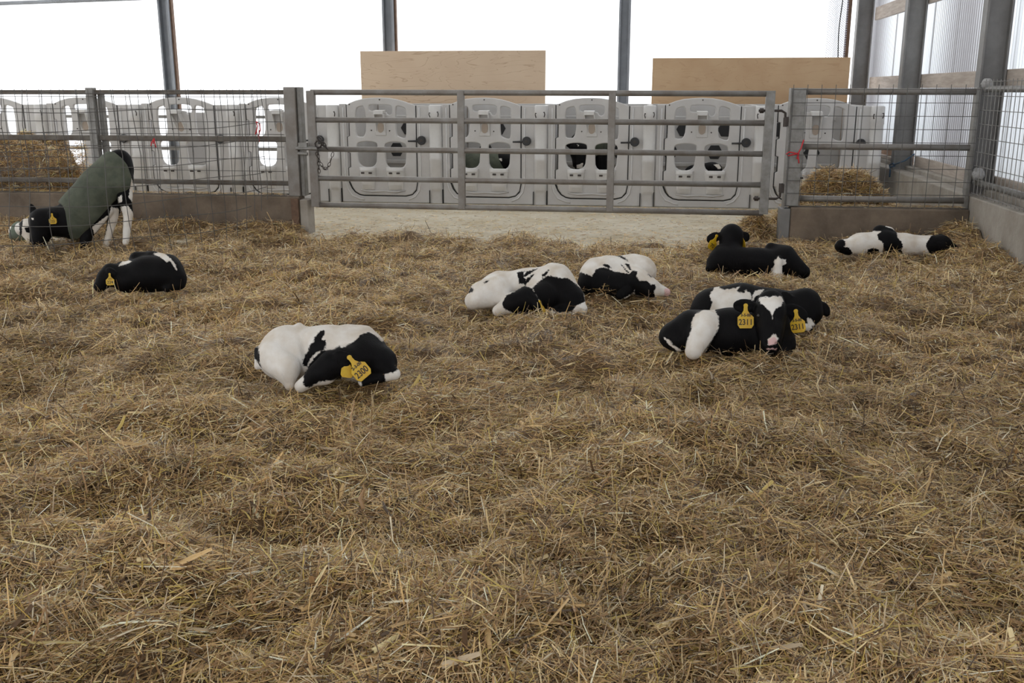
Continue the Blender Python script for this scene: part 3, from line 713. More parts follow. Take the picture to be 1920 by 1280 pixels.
OCC = []      # footprints of calves for the straw
class Calf:
    """measurements are taken in a side view (u right, v down, w away) of one calf, scaled to metres about its ground point"""
    def __init__(s, name, ox, oy, k, ax, ay, label, group, res=0.0085, z0=-0.005, depth=None):
        s.k = k; s.a = np.array([ax, ay], float)
        px, py = ox + ax / k, oy + ay / k
        s.P0 = ground(px, py, z0) if depth is None else plane_y(px, py, depth)
        s.r = ray(px, py); zc = (s.P0 - CAM) @ FW; s.s = zc / FPX / k; s.res = res
        s.root = thing(name, s.P0, label, 'calf', group); s.pr = []; s.k_ = 0.03
    def pt(s, u, v, w=0): return s.s * ((u - s.a[0]) * RT + (s.a[1] - v) * UP + w * s.r)
    def vec(s, u, v, w=0): return s.s * (u * RT - v * UP + w * FW)
    def c(s, u1, v1, w1, r1, u2=None, v2=None, w2=None, r2=None, k=None, op='add'):
        if u2 is None: u2, v2, w2, r2 = u1, v1, w1 + 0.01, r1
        s.pr.append(('c', s.pt(u1, v1, w1), s.pt(u2, v2, w2), r1 * s.s, r2 * s.s, k or s.k_, op)); return s
    def e(s, u, v, w, a1, a2, a3, k=None, op='add'):
        s.pr.append(('e', s.pt(u, v, w), [s.vec(*a1), s.vec(*a2), s.vec(*a3)], None, None, k or s.k_, op)); return s
    def field(s, P, prims, grow=0.0):
        F = None
        for q in prims:
            d = sdf_cone(P, q[1], q[2], q[3], q[4]) if q[0] == 'c' else sdf_ell(P, q[1], q[2])
            if q[6] == 'sub': F = -smin(-F, d, q[5])
            else: F = d if F is None else smin(F, d, q[5])
        return F - grow
    def bounds(s, prims):
        lo = np.full(3, 1e9); hi = -lo
        for q in prims:
            if q[0] == 'c': pts = [(q[1], q[3]), (q[2], q[4])]
            else: pts = [(q[1], max(np.linalg.norm(v) for v in q[2]))]
            for p, r_ in pts: lo = np.minimum(lo, p - r_); hi = np.maximum(hi, p + r_)
        return lo - 0.04, hi + 0.04
    def uv(s, V):
        w = V @ FW; d = V - w[:, None] * s.r[None, :]
        return np.stack([(d @ RT) / s.s + s.a[0], s.a[1] - (d @ UP) / s.s], 1), w / s.s
    def surface(s, prims, extra=None, grow=0.0, floor=True):
        lo, hi = s.bounds(prims)
        if floor: lo[2] = max(lo[2], -s.P0[2] - 0.09)
        h = s.res; n_ = np.ceil((hi - lo) / h).astype(int) + 1
        g = [lo[i] + h * np.arange(n_[i]) for i in range(3)]
        P = np.stack(np.meshgrid(*g, indexing='ij'), -1).reshape(-1, 3)
        F = s.field(P, prims, grow)
        F = F + 0.006 * (vnoise(P[:, 0] * 13 + P[:, 2] * 8 + 50, P[:, 1] * 13 - P[:, 2] * 9 + 50) - 0.5)
        if floor: F = np.maximum(F, -(P[:, 2] + s.P0[2] + 0.07))
        if extra is not None: F = np.maximum(F, extra(P))
        return nets(F.reshape(n_), lo, h)
    def body(s, base_dark, patches, pink=(), name='body'):
        V, Q = s.surface(s.pr)
        me = mesh_np(name, V, Q); uv, w = s.uv(V)
        f = np.full(len(V), -1.0)
        for p in patches: f = np.maximum(f, poly_sd(uv, p) * s.s)
        f = np.clip(f, -0.05, 0.05)
        if base_dark: f = -f
        fp_ = np.full(len(V), -1.0)
        for p in pink: fp_ = np.maximum(fp_, poly_sd(uv, p) * s.s)
        for nm, val in (('coat', f), ('pink', np.clip(fp_, -0.05, 0.05))):
            a = me.attributes.new(nm, 'FLOAT', 'POINT'); a.data.foreach_set('value', val.astype(np.float32))
        s.bodyobj = link(name, me, M['coat'], s.root)
        W = V + s.P0; OCC.append(W[W[:, 2] < 0.0]); return s
    def jacket(s, prims, poly, m_, grow=0.012, name='jacket'):
        def ex(P):
            uv, _ = s.uv(P); return -poly_sd(uv, poly) * s.s
        V, Q = s.surface(prims, ex, grow); return link(name, mesh_np(name, V, Q), m_, s.root)
    def eye(s, u, v, w, r):
        bm = bmesh.new(); bmesh.ops.create_uvsphere(bm, u_segments=16, v_segments=10, radius=r * s.s)
        me = bpy.data.meshes.new('eye'); bm.to_mesh(me); bm.free(); return link('eye', me, M['eye'], s.root, s.pt(u, v, w), True)
    def eartag(s, u, v, w, width, roll=0, yaw=0, date='', num='', lab=None, pitch=0):
        out = [(-.10, 0), (.10, 0), (.13, -.36), (.22, -.52), (.5, -.78), (.5, -1.26), (.36, -1.47), (-.36, -1.47), (-.5, -1.26), (-.5, -.78), (-.22, -.52), (-.13, -.36)]
        W_ = width * s.s
        me = plate_mesh('ear_tag', [(x * W_, z * W_) for x, z in out], [], 0.05 * W_, 0.015 * W_)
        o = link('ear_tag', me, M['tag'], s.root, s.pt(u, v, w))
        X, Y, Z = Vector(RT), Vector(FW), Vector(UP)
        R3 = Matrix((X, Y, Z)).transposed()
        R3 = R3 @ Matrix.Rotation(math.radians(roll), 3, 'Y') @ Matrix.Rotation(math.radians(yaw), 3, 'Z') @ Matrix.Rotation(math.radians(pitch), 3, 'X')
        o.rotation_euler = R3.to_euler()
        if lab: o['label'] = lab
        for txt, size, zc, nm in ((date, 0.24, -0.66, 'date'), (num, 0.50, -1.10, 'number')):
            if not txt: continue
            cu = bpy.data.curves.new(nm, 'FONT'); cu.body = txt; cu.size = size * W_; cu.align_x = 'CENTER'; cu.align_y = 'CENTER'; cu.extrude = 0.004 * W_; cu.offset = 0.010 * W_
            to = bpy.data.objects.new(nm, cu); col.objects.link(to); dg = bpy.context.evaluated_depsgraph_get(); dg.update()
            tm = bpy.data.meshes.new_from_object(to.evaluated_get(dg)); bpy.data.objects.remove(to)
            n_ = len(tm.vertices); co = np.empty(n_ * 3); tm.vertices.foreach_get('co', co); co = co.reshape(-1, 3)
            sx = min(1.0, 0.80 * W_ / max(np.ptp(co[:, 0]), 1e-6))
            co = np.stack([co[:, 0] * sx, -0.030 * W_ - co[:, 2], co[:, 1] + zc * W_], 1)
            tm.vertices.foreach_set('co', co.ravel()); tm.update()
            link(nm, tm, M['ink'], o)
        b = MB(); b.tube([(0, -0.06 * W_, -0.06 * W_), (0, 0.06 * W_, -0.06 * W_)], 0.13 * W_, 12); b.build('stud', M['tag'], o, smooth=False)
        return o
G1 = 'calves resting in the straw'

# #CALVES
# -- white calf with black shoulder, front
k = Calf('calf', 440, 580, 5.647, 970, 840, 'white calf with black head and shoulder, curled up nearest the camera', G1, 0.007)
k.c(500, 480, 200, 265, 560, 440, 210, 275).c(560, 450, 200, 275, 1000, 450, 220, 290).c(1000, 450, 220, 295, 1330, 470, 200, 300)
k.c(1400, 530, 110, 250, 1540, 560, 90, 190)
k.c(680, 165, 185, 38, 700, 215, 170, 60, k=0.02).c(1200, 205, 210, 60, 1400, 220, 200, 60)
k.c(430, 500, 30, 190, 550, 620, -70, 150, k=0.013).c(550, 620, -70, 140, 590, 800, -90, 55, k=0.02)
k.c(790, 620, -60, 40, 720, 300, -30, 30, k=0.03, op='sub')
k.c(1580, 620, 0, 110, 1690, 680, -30, 65).c(1690, 690, -40, 58, 1350, 770, -70, 50, k=0.015)
k.c(1350, 520, 0, 200, 1150, 560, -150, 150).c(1150, 560, -150, 150, 1060, 590, -200, 130)
k.c(1020, 575, -220, 135, 880, 680, -210, 105, k=0.02).c(880, 690, -210, 100, 705, 815, -190, 62, k=0.02).c(960, 680, -200, 110)
k.e(1150, 500, -310, (110, 30, 20), (-15, 50, 0), (0, 0, 22), k=0.012)
k.c(240, 420, 190, 45, 235, 600, 120, 35, k=0.015)
k.body(False, [[(835, 340), (850, 290), (900, 230), (950, 215), (955, 260), (925, 320), (960, 330), (970, 390), (940, 430), (860, 460), (800, 520), (770, 600), (725, 600), (715, 540), (770, 450), (800, 380)],
     [(925, 438), (1040, 430), (1110, 390), (1130, 420), (1280, 330), (1330, 270), (1430, 235), (1500, 270), (1560, 330), (1610, 320), (1700, 430), (1750, 540), (1790, 610), (1680, 660), (1580, 690), (1600, 790), (1350, 820), (1290, 700), (1140, 640), (1130, 740), (900, 770), (780, 830), (735, 800), (735, 700), (790, 580), (870, 490)],
     [(180, 400), (240, 380), (270, 480), (270, 560), (290, 620), (240, 570), (190, 500)]])
k.eartag(1200, 510, -345, 190, roll=-40, yaw=-8, date='2-3-00', num='2300')
k.eartag(1205, 535, -290, 130, roll=8, yaw=20)

# -- calf with tag 2311
k = Calf('calf', 1210, 500, 5.0526, 900, 880, 'black calf facing the camera with two yellow tags reading 2311', G1, 0.0065)
k.c(300, 640, 190, 150, 430, 610, 190, 195).c(430, 610, 180, 200, 800, 610, 180, 225).c(800, 610, 180, 225, 1180, 620, 120, 215)
k.c(230, 660, 150, 110, 300, 690, 120, 110)
k.c(570, 540, 40, 130, 520, 640, -10, 110).c(520, 640, -10, 110, 460, 800, -70, 80)
k.c(1230, 680, 60, 180, 1180, 700, 40, 170).c(1330, 740, 30, 95, 1300, 830, -40, 60).c(1300, 830, -40, 60, 1100, 850, -80, 50)
k.c(1180, 560, 90, 190, 1185, 420, 30, 150)
k.c(1190, 340, 20, 128, 1185, 430, -40, 138, k=0.02).c(1185, 430, -40, 138, 1180, 600, -140, 112, k=0.02).c(1180, 600, -140, 110, 1180, 730, -190, 88, k=0.02)
k.c(1180, 700, -170, 95, 1180, 780, -150, 75, k=0.02).c(1180, 500, -60, 130, 1180, 640, -90, 110, k=0.02)
k.c(1080, 440, -80, 42, 1085, 500, -100, 30, k=0.015).c(1290, 440, -80, 42, 1285, 500, -100, 30, k=0.015)
k.e(940, 372, -10, (112, 12, 10), (-15, 66, 0), (0, 0, 26), k=0.012).e(920, 378, -42, (85, 10, 0), (-10, 45, 0), (0, 0, 26), k=0.01, op='sub')
k.e(1430, 430, -5, (112, 52, 10), (-28, 66, 0), (0, 0, 26), k=0.012).e(1440, 440, -38, (82, 38, 0), (-20, 46, 0), (0, 0, 26), k=0.01, op='sub')
k.c(1140, 730, -262, 16, k=0.01, op='sub').c(1232, 732, -258, 16, k=0.01, op='sub')
k.c(1110, 795, -225, 10, 1250, 795, -225, 10, k=0.008, op='sub')
k.body(True, [[(1072, 300), (1110, 288), (1180, 292), (1195, 280), (1250, 288), (1290, 285), (1302, 330), (1280, 380), (1230, 410), (1205, 450), (1195, 500), (1182, 440), (1140, 400), (1090, 350)],
     [(1155, 690), (1215, 640), (1245, 680), (1230, 730), (1160, 745)],
     [(570, 390), (650, 385), (690, 470), (695, 580), (640, 680), (580, 780), (530, 890), (350, 880), (390, 720), (440, 600), (440, 520), (470, 450)],
     [(165, 660), (220, 690), (260, 740), (340, 790), (300, 800), (200, 720)]],
     pink=[[(1155, 700), (1200, 668), (1240, 690), (1230, 735), (1160, 748)], [(1140, 776), (1235, 778), (1225, 788), (1145, 786)]])
k.eye(1070, 470, -122, 20); k.eye(1300, 470, -130, 20)
k.eartag(950, 362, -75, 152, roll=0, yaw=0, date='3-5-00', num='2311')
k.eartag(1420, 415, -85, 145, roll=-8, yaw=-38, date='3-5-00', num='2311')

# -- calf behind 2311
k = Calf('calf', 1210, 500, 5.0526, 1250, 600, 'black calf with white flank patch lying behind the calf tagged 2311', G1, 0.009)
k.c(640, 400, 130, 210, 900, 370, 170, 215).c(900, 370, 170, 215, 1200, 400, 170, 205).c(500, 430, 120, 80, 600, 400, 120, 150)
k.c(820, 430, 0, 170, 700, 520, -10, 110)
k.c(1250, 420, 150, 200, 1420, 420, 90, 190).c(1440, 400, 60, 180, 1520, 360, 30, 150)
k.c(1520, 330, 30, 130, 1570, 440, -10, 110, k=0.02).c(1570, 440, -10, 100, 1550, 545, -40, 58, k=0.02)
k.e(1700, 400, 20, (35, 75, 0), (50, -20, 0), (0, 0, 25), k=0.015).e(1340, 290, -60, (60, 40, 0), (-20, 45, 0), (0, 0, 20), k=0.015)
k.c(1380, 570, -50, 36, 1550, 580, -60, 26)
k.body(True, [[(650, 175), (700, 165), (700, 200), (740, 215), (830, 205), (900, 180), (870, 220), (870, 240), (940, 245), (945, 215), (990, 250), (1015, 300), (960, 320), (880, 320), (830, 420), (620, 420), (640, 340), (605, 270), (640, 220)],
     [(1040, 230), (1075, 215), (1125, 215), (1100, 250), (1050, 280), (1010, 330), (1020, 260)],
     [(1520, 475), (1560, 490), (1605, 545), (1560, 575), (1530, 520)], [(1380, 540), (1500, 530), (1590, 570), (1540, 620), (1380, 620)]])

# -- two white and black calves, centre
k = Calf('calf', 840, 460, 4.3636, 640, 550, 'white rumped calf with black shoulder curled up in the middle of the pen', G1, 0.008)
k.c(280, 400, 170, 120, 420, 370, 190, 160).c(420, 370, 190, 160, 650, 350, 200, 168).c(650, 350, 200, 168, 870, 330, 180, 182).c(870, 340, 170, 185, 960, 420, 110, 150)
k.c(300, 400, 60, 120, 210, 450, 60, 75).c(400, 380, 60, 130, 230, 450, 0, 60)
k.c(850, 180, 180, 40, 930, 200, 160, 50)
k.c(1040, 450, 50, 90, 1090, 520, 10, 50).c(1080, 525, 0, 45, 850, 545, -20, 38)
k.c(780, 420, 20, 130, 660, 440, -60, 100).c(640, 440, -70, 100, 540, 470, -80, 85, k=0.018).c(540, 470, -80, 85, 410, 535, -60, 45, k=0.018)
k.e(725, 480, -160, (30, 75, 0), (40, -14, 0), (0, 0, 18), k=0.012)
k.body(False, [[(690, 350), (760, 280), (820, 245), (930, 270), (980, 265), (1060, 320), (1110, 370), (1125, 460), (1050, 490), (1010, 545), (900, 550), (780, 515), (740, 450)],
     [(448, 470), (480, 410), (560, 370), (620, 330), (690, 355), (730, 420), (785, 550), (560, 560), (480, 530), (455, 510)],
     [(565, 215), (625, 203), (612, 250), (642, 282), (620, 312), (580, 312)], [(640, 210), (740, 180), (705, 205), (650, 245), (600, 268)], [(707, 230), (665, 290), (635, 325), (610, 318), (650, 262)], [(835, 190), (805, 240), (770, 265), (768, 238)], [(290, 300), (340, 280), (330, 300), (300, 312)], [(150, 395), (180, 335), (190, 350), (205, 350), (210, 375), (170, 390)]])
k.eartag(745, 455, -185, 75, roll=-25, yaw=70, date='', num='')
k = Calf('calf', 840, 460, 4.3636, 1450, 430, 'white backed calf with pink nose on the straw, right of the two in the middle', G1, 0.008)
k.c(1190, 240, 170, 125, 1300, 225, 190, 145).c(1300, 225, 190, 145, 1500, 215, 200, 145).c(1500, 215, 200, 145, 1580, 210, 170, 130).c(1180, 300, 90, 125, 1420, 330, 60, 110)
k.c(1180, 150, 170, 50, 1220, 150, 170, 50).c(1530, 110, 180, 45, 1600, 140, 160, 50)
k.c(1500, 280, 40, 115, 1560, 300, -20, 105).c(1560, 300, -30, 100, 1640, 345, -60, 85, k=0.018).c(1640, 345, -60, 82, 1785, 382, -50, 36, k=0.018)
k.e(1445, 385, -70, (70, -40, 0), (22, 40, 0), (0, 0, 20), k=0.012)
k.body(False, [[(1040, 235), (1085, 215), (1130, 235), (1180, 250), (1210, 195), (1270, 175), (1360, 210), (1480, 235), (1510, 205), (1550, 215), (1540, 260), (1570, 290), (1620, 290), (1650, 320), (1690, 320), (1702, 350), (1680, 380), (1690, 420), (1640, 440), (1540, 430), (1520, 380), (1530, 360), (1500, 400), (1440, 430), (1450, 470), (1200, 470), (1040, 400)],
     [(1355, 75), (1400, 70), (1450, 95), (1480, 130), (1440, 110), (1390, 85)], [(1260, 155), (1300, 150), (1340, 185), (1310, 185)], [(1410, 145), (1450, 185), (1480, 225), (1460, 220)], [(1445, 145), (1480, 150), (1505, 210), (1480, 195)], [(1632, 232), (1672, 262), (1660, 262), (1630, 240)]],
     pink=[[(1770, 350), (1850, 350), (1850, 430), (1765, 410)]])

# -- black calf looking away
k = Calf('calf', 1290, 400, 7.385, 900, 890, 'all black calf with raised head looking toward the gate, white tail tuft', G1, 0.009)
k.c(470, 640, 150, 190, 600, 660, 200, 215).c(600, 660, 200, 215, 950, 680, 210, 205).c(950, 680, 210, 205, 1250, 690, 200, 205)
k.c(1150, 480, 260, 85, 1330, 580, 230, 150).c(1330, 640, 180, 200, 1600, 810, 110, 95).c(440, 490, 180, 60, 560, 500, 200, 70)
k.c(350, 700, 140, 110, 300, 760, 90, 60)
k.c(560, 560, 280, 170, 590, 360, 330, 150)
k.c(595, 285, 330, 165, 590, 360, 380, 170, k=0.02).c(590, 400, 400, 150, 590, 520, 520, 90, k=0.02)
k.e(340, 325, 330, (105, -45, 0), (25, 70, 10), (0, 0, 26), k=0.015).e(790, 310, 330, (70, 25, 0), (-20, 75, 10), (0, 0, 26), k=0.015)
k.c(1265, 630, -10, 45, 1240, 720, -25, 60, k=0.012).c(1240, 720, -25, 60, 1235, 880, -30, 75, k=0.012)
k.body(True, [[(1200, 640), (1225, 630), (1250, 585), (1270, 625), (1350, 640), (1365, 690), (1300, 730), (1310, 830), (1330, 960), (1190, 960), (1150, 850), (1150, 770), (1200, 720), (1190, 660)]])
k.eartag(390, 290, 285, 150, roll=25, yaw=35, num='70')
k.eartag(748, 285, 300, 130, roll=-6, yaw=-78)

# -- calf flat on its side
k = Calf('calf', 1540, 400, 6.4, 900, 500, 'white calf with black patches lying flat against the right curb', G1, 0.009)
k.c(330, 400, 90, 95, 450, 370, 110, 130).c(450, 370, 110, 130, 750, 350, 130, 145).c(750, 350, 130, 145, 1000, 375, 110, 135).c(1000, 375, 110, 135, 1300, 385, 90, 115)
k.c(700, 215, 180, 85, 800, 230, 170, 80).c(1300, 385, 90, 118, 1440, 380, 80, 120).c(1440, 390, 80, 115, 1560, 440, 60, 75, k=0.02).c(1560, 440, 60, 75, 1650, 475, 50, 48, k=0.02)
k.c(240, 390, 70, 80, 320, 400, 70, 80).e(1450, 290, 110, (60, 20, 0), (-10, 40, 0), (0, 0, 25), k=0.015)
k.body(False, [[(560, 190), (600, 150), (680, 110), (780, 115), (770, 155), (840, 175), (905, 220), (915, 290), (960, 340), (980, 390), (960, 440), (1005, 540), (730, 500), (745, 400), (740, 350), (690, 320), (670, 250), (720, 215), (650, 210)],
     [(545, 480), (560, 430), (620, 415), (690, 435), (705, 500), (560, 500)], [(150, 380), (190, 320), (235, 300), (285, 330), (292, 380), (270, 400), (340, 410), (375, 480), (300, 520), (150, 450)],
     [(1255, 400), (1258, 360), (1310, 280), (1380, 220), (1500, 200), (1800, 380), (1800, 600), (1400, 600), (1290, 460)]])

# -- black calf on the left
k = Calf('calf', 150, 440, 8.0, 850, 840, 'black calf with small white patches resting alone at the left, tag by its cheek', G1, 0.0085)
k.c(760, 640, 120, 215, 1000, 590, 150, 265).c(1000, 590, 150, 270, 1300, 570, 140, 265).c(1300, 600, 130, 250, 1430, 660, 100, 170)
k.c(860, 360, 280, 125, 1100, 370, 280, 125).c(1100, 340, 260, 100, 1330, 430, 200, 150)
k.c(650, 520, 180, 130, 760, 540, 180, 170).c(560, 620, 60, 170, 700, 680, 80, 190)
k.c(460, 560, 20, 130, 400, 650, 0, 130, k=0.02).c(390, 660, 0, 130, 300, 770, -20, 92, k=0.02)
k.e(480, 560, -120, (70, 45, 0), (-25, 40, 0), (0, 0, 22), k=0.015)
k.c(1020, 240, 300, 22, 1060, 270, 290, 30, k=0.01).c(1500, 740, 60, 70, 1300, 810, 0, 60)
k.body(True, [[(575, 470), (630, 400), (695, 320), (715, 365), (775, 405), (700, 440)], [(1100, 280), (1180, 255), (1260, 255), (1330, 330), (1390, 380), (1440, 470), (1450, 540), (1400, 470), (1350, 390), (1300, 415), (1210, 340)]])
k.eartag(448, 585, -165, 118, roll=-4, yaw=10, date='212', num='224')

# -- calf rising in a green jacket
k = Calf('calf', 0, 260, 5.817, 900, 1180, 'calf in a dark green jacket stooping with its rump raised, far left', 'calves wearing jackets', 0.009)
k.c(1270, 330, 90, 180, 1100, 540, 80, 215)
k.c(1100, 540, 80, 215, 900, 790, 60, 225)
k.c(900, 790, 60, 225, 820, 900, 50, 200).c(1310, 240, 90, 130, 1330, 400, 60, 115)
tors = list(k.pr); k.c(1310, 330, 40, 125, 1325, 480, 25, 118); tors = list(k.pr); k.pr.pop()
k.c(1350, 450, 40, 100, 1360, 640, 20, 75).c(1360, 640, 20, 70, 1400, 820, 30, 52, k=0.02).c(1400, 820, 30, 48, 1370, 1130, 20, 34, k=0.015)
k.c(1290, 560, 160, 100, 1260, 740, 140, 70).c(1260, 740, 140, 65, 1225, 900, 140, 50, k=0.02).c(1225, 900, 140, 48, 1150, 1190, 120, 34, k=0.015)
k.c(1180, 780, 60, 60, 1010, 1000, 40, 50, k=0.02)
k.c(950, 960, 20, 75, 930, 1190, -10, 55, k=0.02)
k.c(1420, 430, 70, 26, 1425, 660, 40, 22, k=0.01)
k.c(800, 880, 40, 190, 660, 900, 0, 170).c(600, 900, -10, 150, 480, 910, -40, 150, k=0.02).c(480, 920, -40, 150, 420, 1130, -70, 85, k=0.02)
k.e(362, 785, -40, (26, 72, 0), (36, -10, 0), (0, 0, 20), k=0.014).e(585, 830, -165, (55, 25, 0), (-10, 35, 0), (0, 0, 18), k=0.012)
k.body(True, [[(1210, 740), (1300, 760), (1300, 900), (1180, 1260), (1100, 1260), (1170, 960)], [(1320, 740), (1400, 735), (1460, 820), (1440, 950), (1400, 1260), (1330, 1260)], [(1180, 830), (1170, 880), (1030, 1050), (1005, 960)], [(1435, 430), (1460, 500), (1445, 690), (1400, 640)], [(1285, 640), (1330, 615), (1330, 690), (1290, 700)], [(350, 865), (365, 872), (382, 862), (378, 885), (362, 892)]])
k.jacket(tors, [(1150, 130), (1245, 150), (1330, 220), (1385, 290), (1435, 420), (1420, 530), (1330, 610), (1240, 690), (1050, 900), (900, 1050), (790, 1160), (745, 1000), (715, 800), (690, 740), (630, 690), (900, 380)], M['jacket'], 0.02)
k.eartag(572, 825, -215, 75, roll=-8, yaw=25, date='3', num='22')
# -- its neighbour, lying behind
k = Calf('calf', 0, 260, 5.817, 400, 1140, 'pale faced calf in a grey green jacket lying at the far left edge', 'calves wearing jackets', 0.01)
k.c(190, 1010, 230, 90, 420, 1030, 330, 120).c(420, 1030, 330, 120, 700, 1080, 380, 90)
tors = list(k.pr)
k.c(300, 940, 140, 75, 300, 1000, 100, 80, k=0.02).c(300, 1000, 100, 75, 340, 1110, 60, 45, k=0.02).c(230, 990, 190, 80)
k.c(560, 1130, 160, 55, 720, 1130, 180, 40)
k.body(False, [[(265, 970), (330, 960), (335, 1030), (290, 1025)], [(205, 920), (250, 880), (235, 1060), (215, 1060)], [(520, 1080), (600, 1090), (610, 1170), (520, 1170)]])
k.jacket(tors, [(100, 1140), (90, 1040), (130, 930), (200, 880), (225, 900), (215, 1010), (260, 1090), (330, 1150), (900, 1180), (900, 960), (500, 880), (560, 1200), (100, 1200)], M['jacket_grey'], 0.02)

# -- calves inside the hutches
k = Calf('calf', 1030, 170, 5.818, 420, 1150, 'black calf in a green jacket looking out of a hutch behind the gate', 'calves inside the hutches', 0.012, depth=HUTCH_Y + 0.75)
k.c(420, 560, 200, 165, 520, 560, 500, 165); tors = list(k.pr)
k.c(330, 560, 60, 105, 325, 660, -10, 100, k=0.03).c(325, 660, -10, 95, 320, 800, -60, 66, k=0.03).c(380, 560, 100, 120)
k.e(230, 590, 40, (60, 25, 0), (-10, 35, 0), (0, 0, 22)).e(440, 600, 40, (60, 25, 0), (10, 35, 0), (0, 0, 22))
k.c(340, 720, 180, 55, 340, 1150, 150, 35).c(560, 700, 220, 70, 600, 1150, 200, 38).c(430, 720, 470, 60, 430, 1150, 470, 38).c(640, 700, 480, 60, 640, 1150, 480, 38)
k.body(True, [[(305, 590), (325, 600), (315, 612)], [(300, 815), (370, 790), (360, 850), (300, 850)], [(240, 830), (280, 840), (270, 860)]])
k.jacket(tors, [(200, 380), (700, 380), (700, 640), (560, 760), (430, 760), (300, 720), (200, 640)], M['jacket'], 0.02)
k.eartag(430, 640, -60, 70, roll=-10, num='2')
k = Calf('calf', 840, 140, 4.5714, 440, 960, 'calf in a green jacket lying low in the middle hutch behind the gate', 'calves inside the hutches', 0.012, depth=HUTCH_Y + 0.9)
k.c(220, 800, 100, 130, 430, 800, 150, 140); tors = list(k.pr)
k.c(480, 760, 100, 105, 560, 760, 50, 85).c(560, 770, 30, 70, 600, 840, -10, 45)
k.body(True, [[(430, 720), (465, 715), (460, 745)]])
k.jacket(tors, [(60, 660), (420, 660), (500, 790), (540, 960), (60, 960)], M['jacket'], 0.02)
k = Calf('calf', 1160, 140, 4.5714, 830, 960, 'black and white calf lying low in the hutch at the hinge end of the gate', 'calves inside the hutches', 0.012, depth=HUTCH_Y + 0.9)
k.c(800, 830, 80, 85, 640, 860, 160, 90).c(840, 810, 40, 45, 860, 850, 0, 38)
k.body(True, [[(815, 770), (860, 765), (880, 800), (855, 810), (835, 790)]])
# #END_CALVES

# ------------------------------------------------------------------ straw
PAL = np.array([(0.66, 0.45, 0.205), (0.87, 0.68, 0.38), (0.37, 0.22, 0.10), (0.60, 0.455, 0.135), (0.57, 0.45, 0.30), (0.11, 0.065, 0.034), (0.96, 0.86, 0.64)])
PALP = np.array([0.27, 0.14, 0.23, 0.10, 0.10, 0.12, 0.04])
def strands(P, L_, W_, yaw, pitch, bend, fold=True):
    """bent flattened stalks"""
    n_ = len(P); d = np.stack([np.cos(yaw) * np.cos(pitch), np.sin(yaw) * np.cos(pitch), np.sin(pitch)], 1)
    side = np.stack([-np.sin(yaw), np.cos(yaw), np.zeros(n_)], 1); nrm = np.cross(d, side)
    roll = rng.uniform(-0.7, 0.7, n_); sd = side * np.cos(roll)[:, None] + nrm * np.sin(roll)[:, None]; up = np.cross(d, sd)
    bv = side * (bend * rng.choice([-1, 1], n_))[:, None] + nrm * (bend * 0.4)[:, None]
    rings = []
    for t, off in ((-0.5, 0.0), (0.05, 1.0), (0.5, 0.0)):
        c = P + d * (L_ * t)[:, None] + bv * off
        hw = (W_ * (0.5 if t != 0.5 else 0.32))[:, None]
        if fold: rings += [c - sd * hw, c + up * hw * 0.8, c + sd * hw]
        else: rings += [c - sd * hw, c + sd * hw]
    m_ = 3 if fold else 2
    V = np.stack(rings, 1).reshape(-1, 3); base = np.arange(n_)[:, None] * (3 * m_)
    q = []
    for r_ in range(2):
        for j in range(m_ - 1):
            a0 = r_ * m_ + j; q.append([a0, a0 + 1, a0 + m_ + 1, a0 + m_])
    Q = (base[:, None, :] + np.array(q)[None, :, :]).reshape(-1, 4)
    return V, Q, 3 * m_
def tints(n_, dull=0.0, wave=None):
    c = PAL[rng.choice(len(PAL), n_, p=PALP)] * rng.uniform(0.72, 1.22, (n_, 1))
    if wave is not None: c = c * wave[:, None]
    return np.clip(c * (1 - dull), 0, 0.95)
def set_tint(me, cols):
    a = me.attributes.new('tint', 'FLOAT_COLOR', 'POINT')
    a.data.foreach_set('color', np.concatenate([cols, np.ones((len(cols), 1))], 1).astype(np.float32).ravel())

# occupancy of the calves so stalks do not pierce them
CELL = 0.03; ox, oy = -8.0, 1.0; occ = np.zeros((400, 320), bool)
for W in OCC:
    if len(W) == 0: continue
    i = ((W[:, 0] - ox) / CELL).astype(int); j = ((W[:, 1] - oy) / CELL).astype(int)
    ok = (i >= 0) & (i < 400) & (j >= 0) & (j < 320); g = np.zeros_like(occ); g[i[ok], j[ok]] = True
    e = g.copy(); e[1:-1, 1:-1] = g[1:-1, 1:-1] & g[:-2, 1:-1] & g[2:, 1:-1] & g[1:-1, :-2] & g[1:-1, 2:]
    occ |= e
def blur(a, r):
    for ax in (0, 1):
        c = np.cumsum(np.concatenate([np.zeros_like(np.take(a, [0], ax)), a], ax), ax); n0 = a.shape[ax]
        hi = np.minimum(np.arange(n0) + r + 1, n0); lo = np.maximum(np.arange(n0) - r, 0)
        a = (np.take(c, hi, ax) - np.take(c, lo, ax)) / (2 * r + 1)
    return a
RIM = np.clip(blur(blur(occ.astype(float), 2), 2) * 2.2, 0, 1)
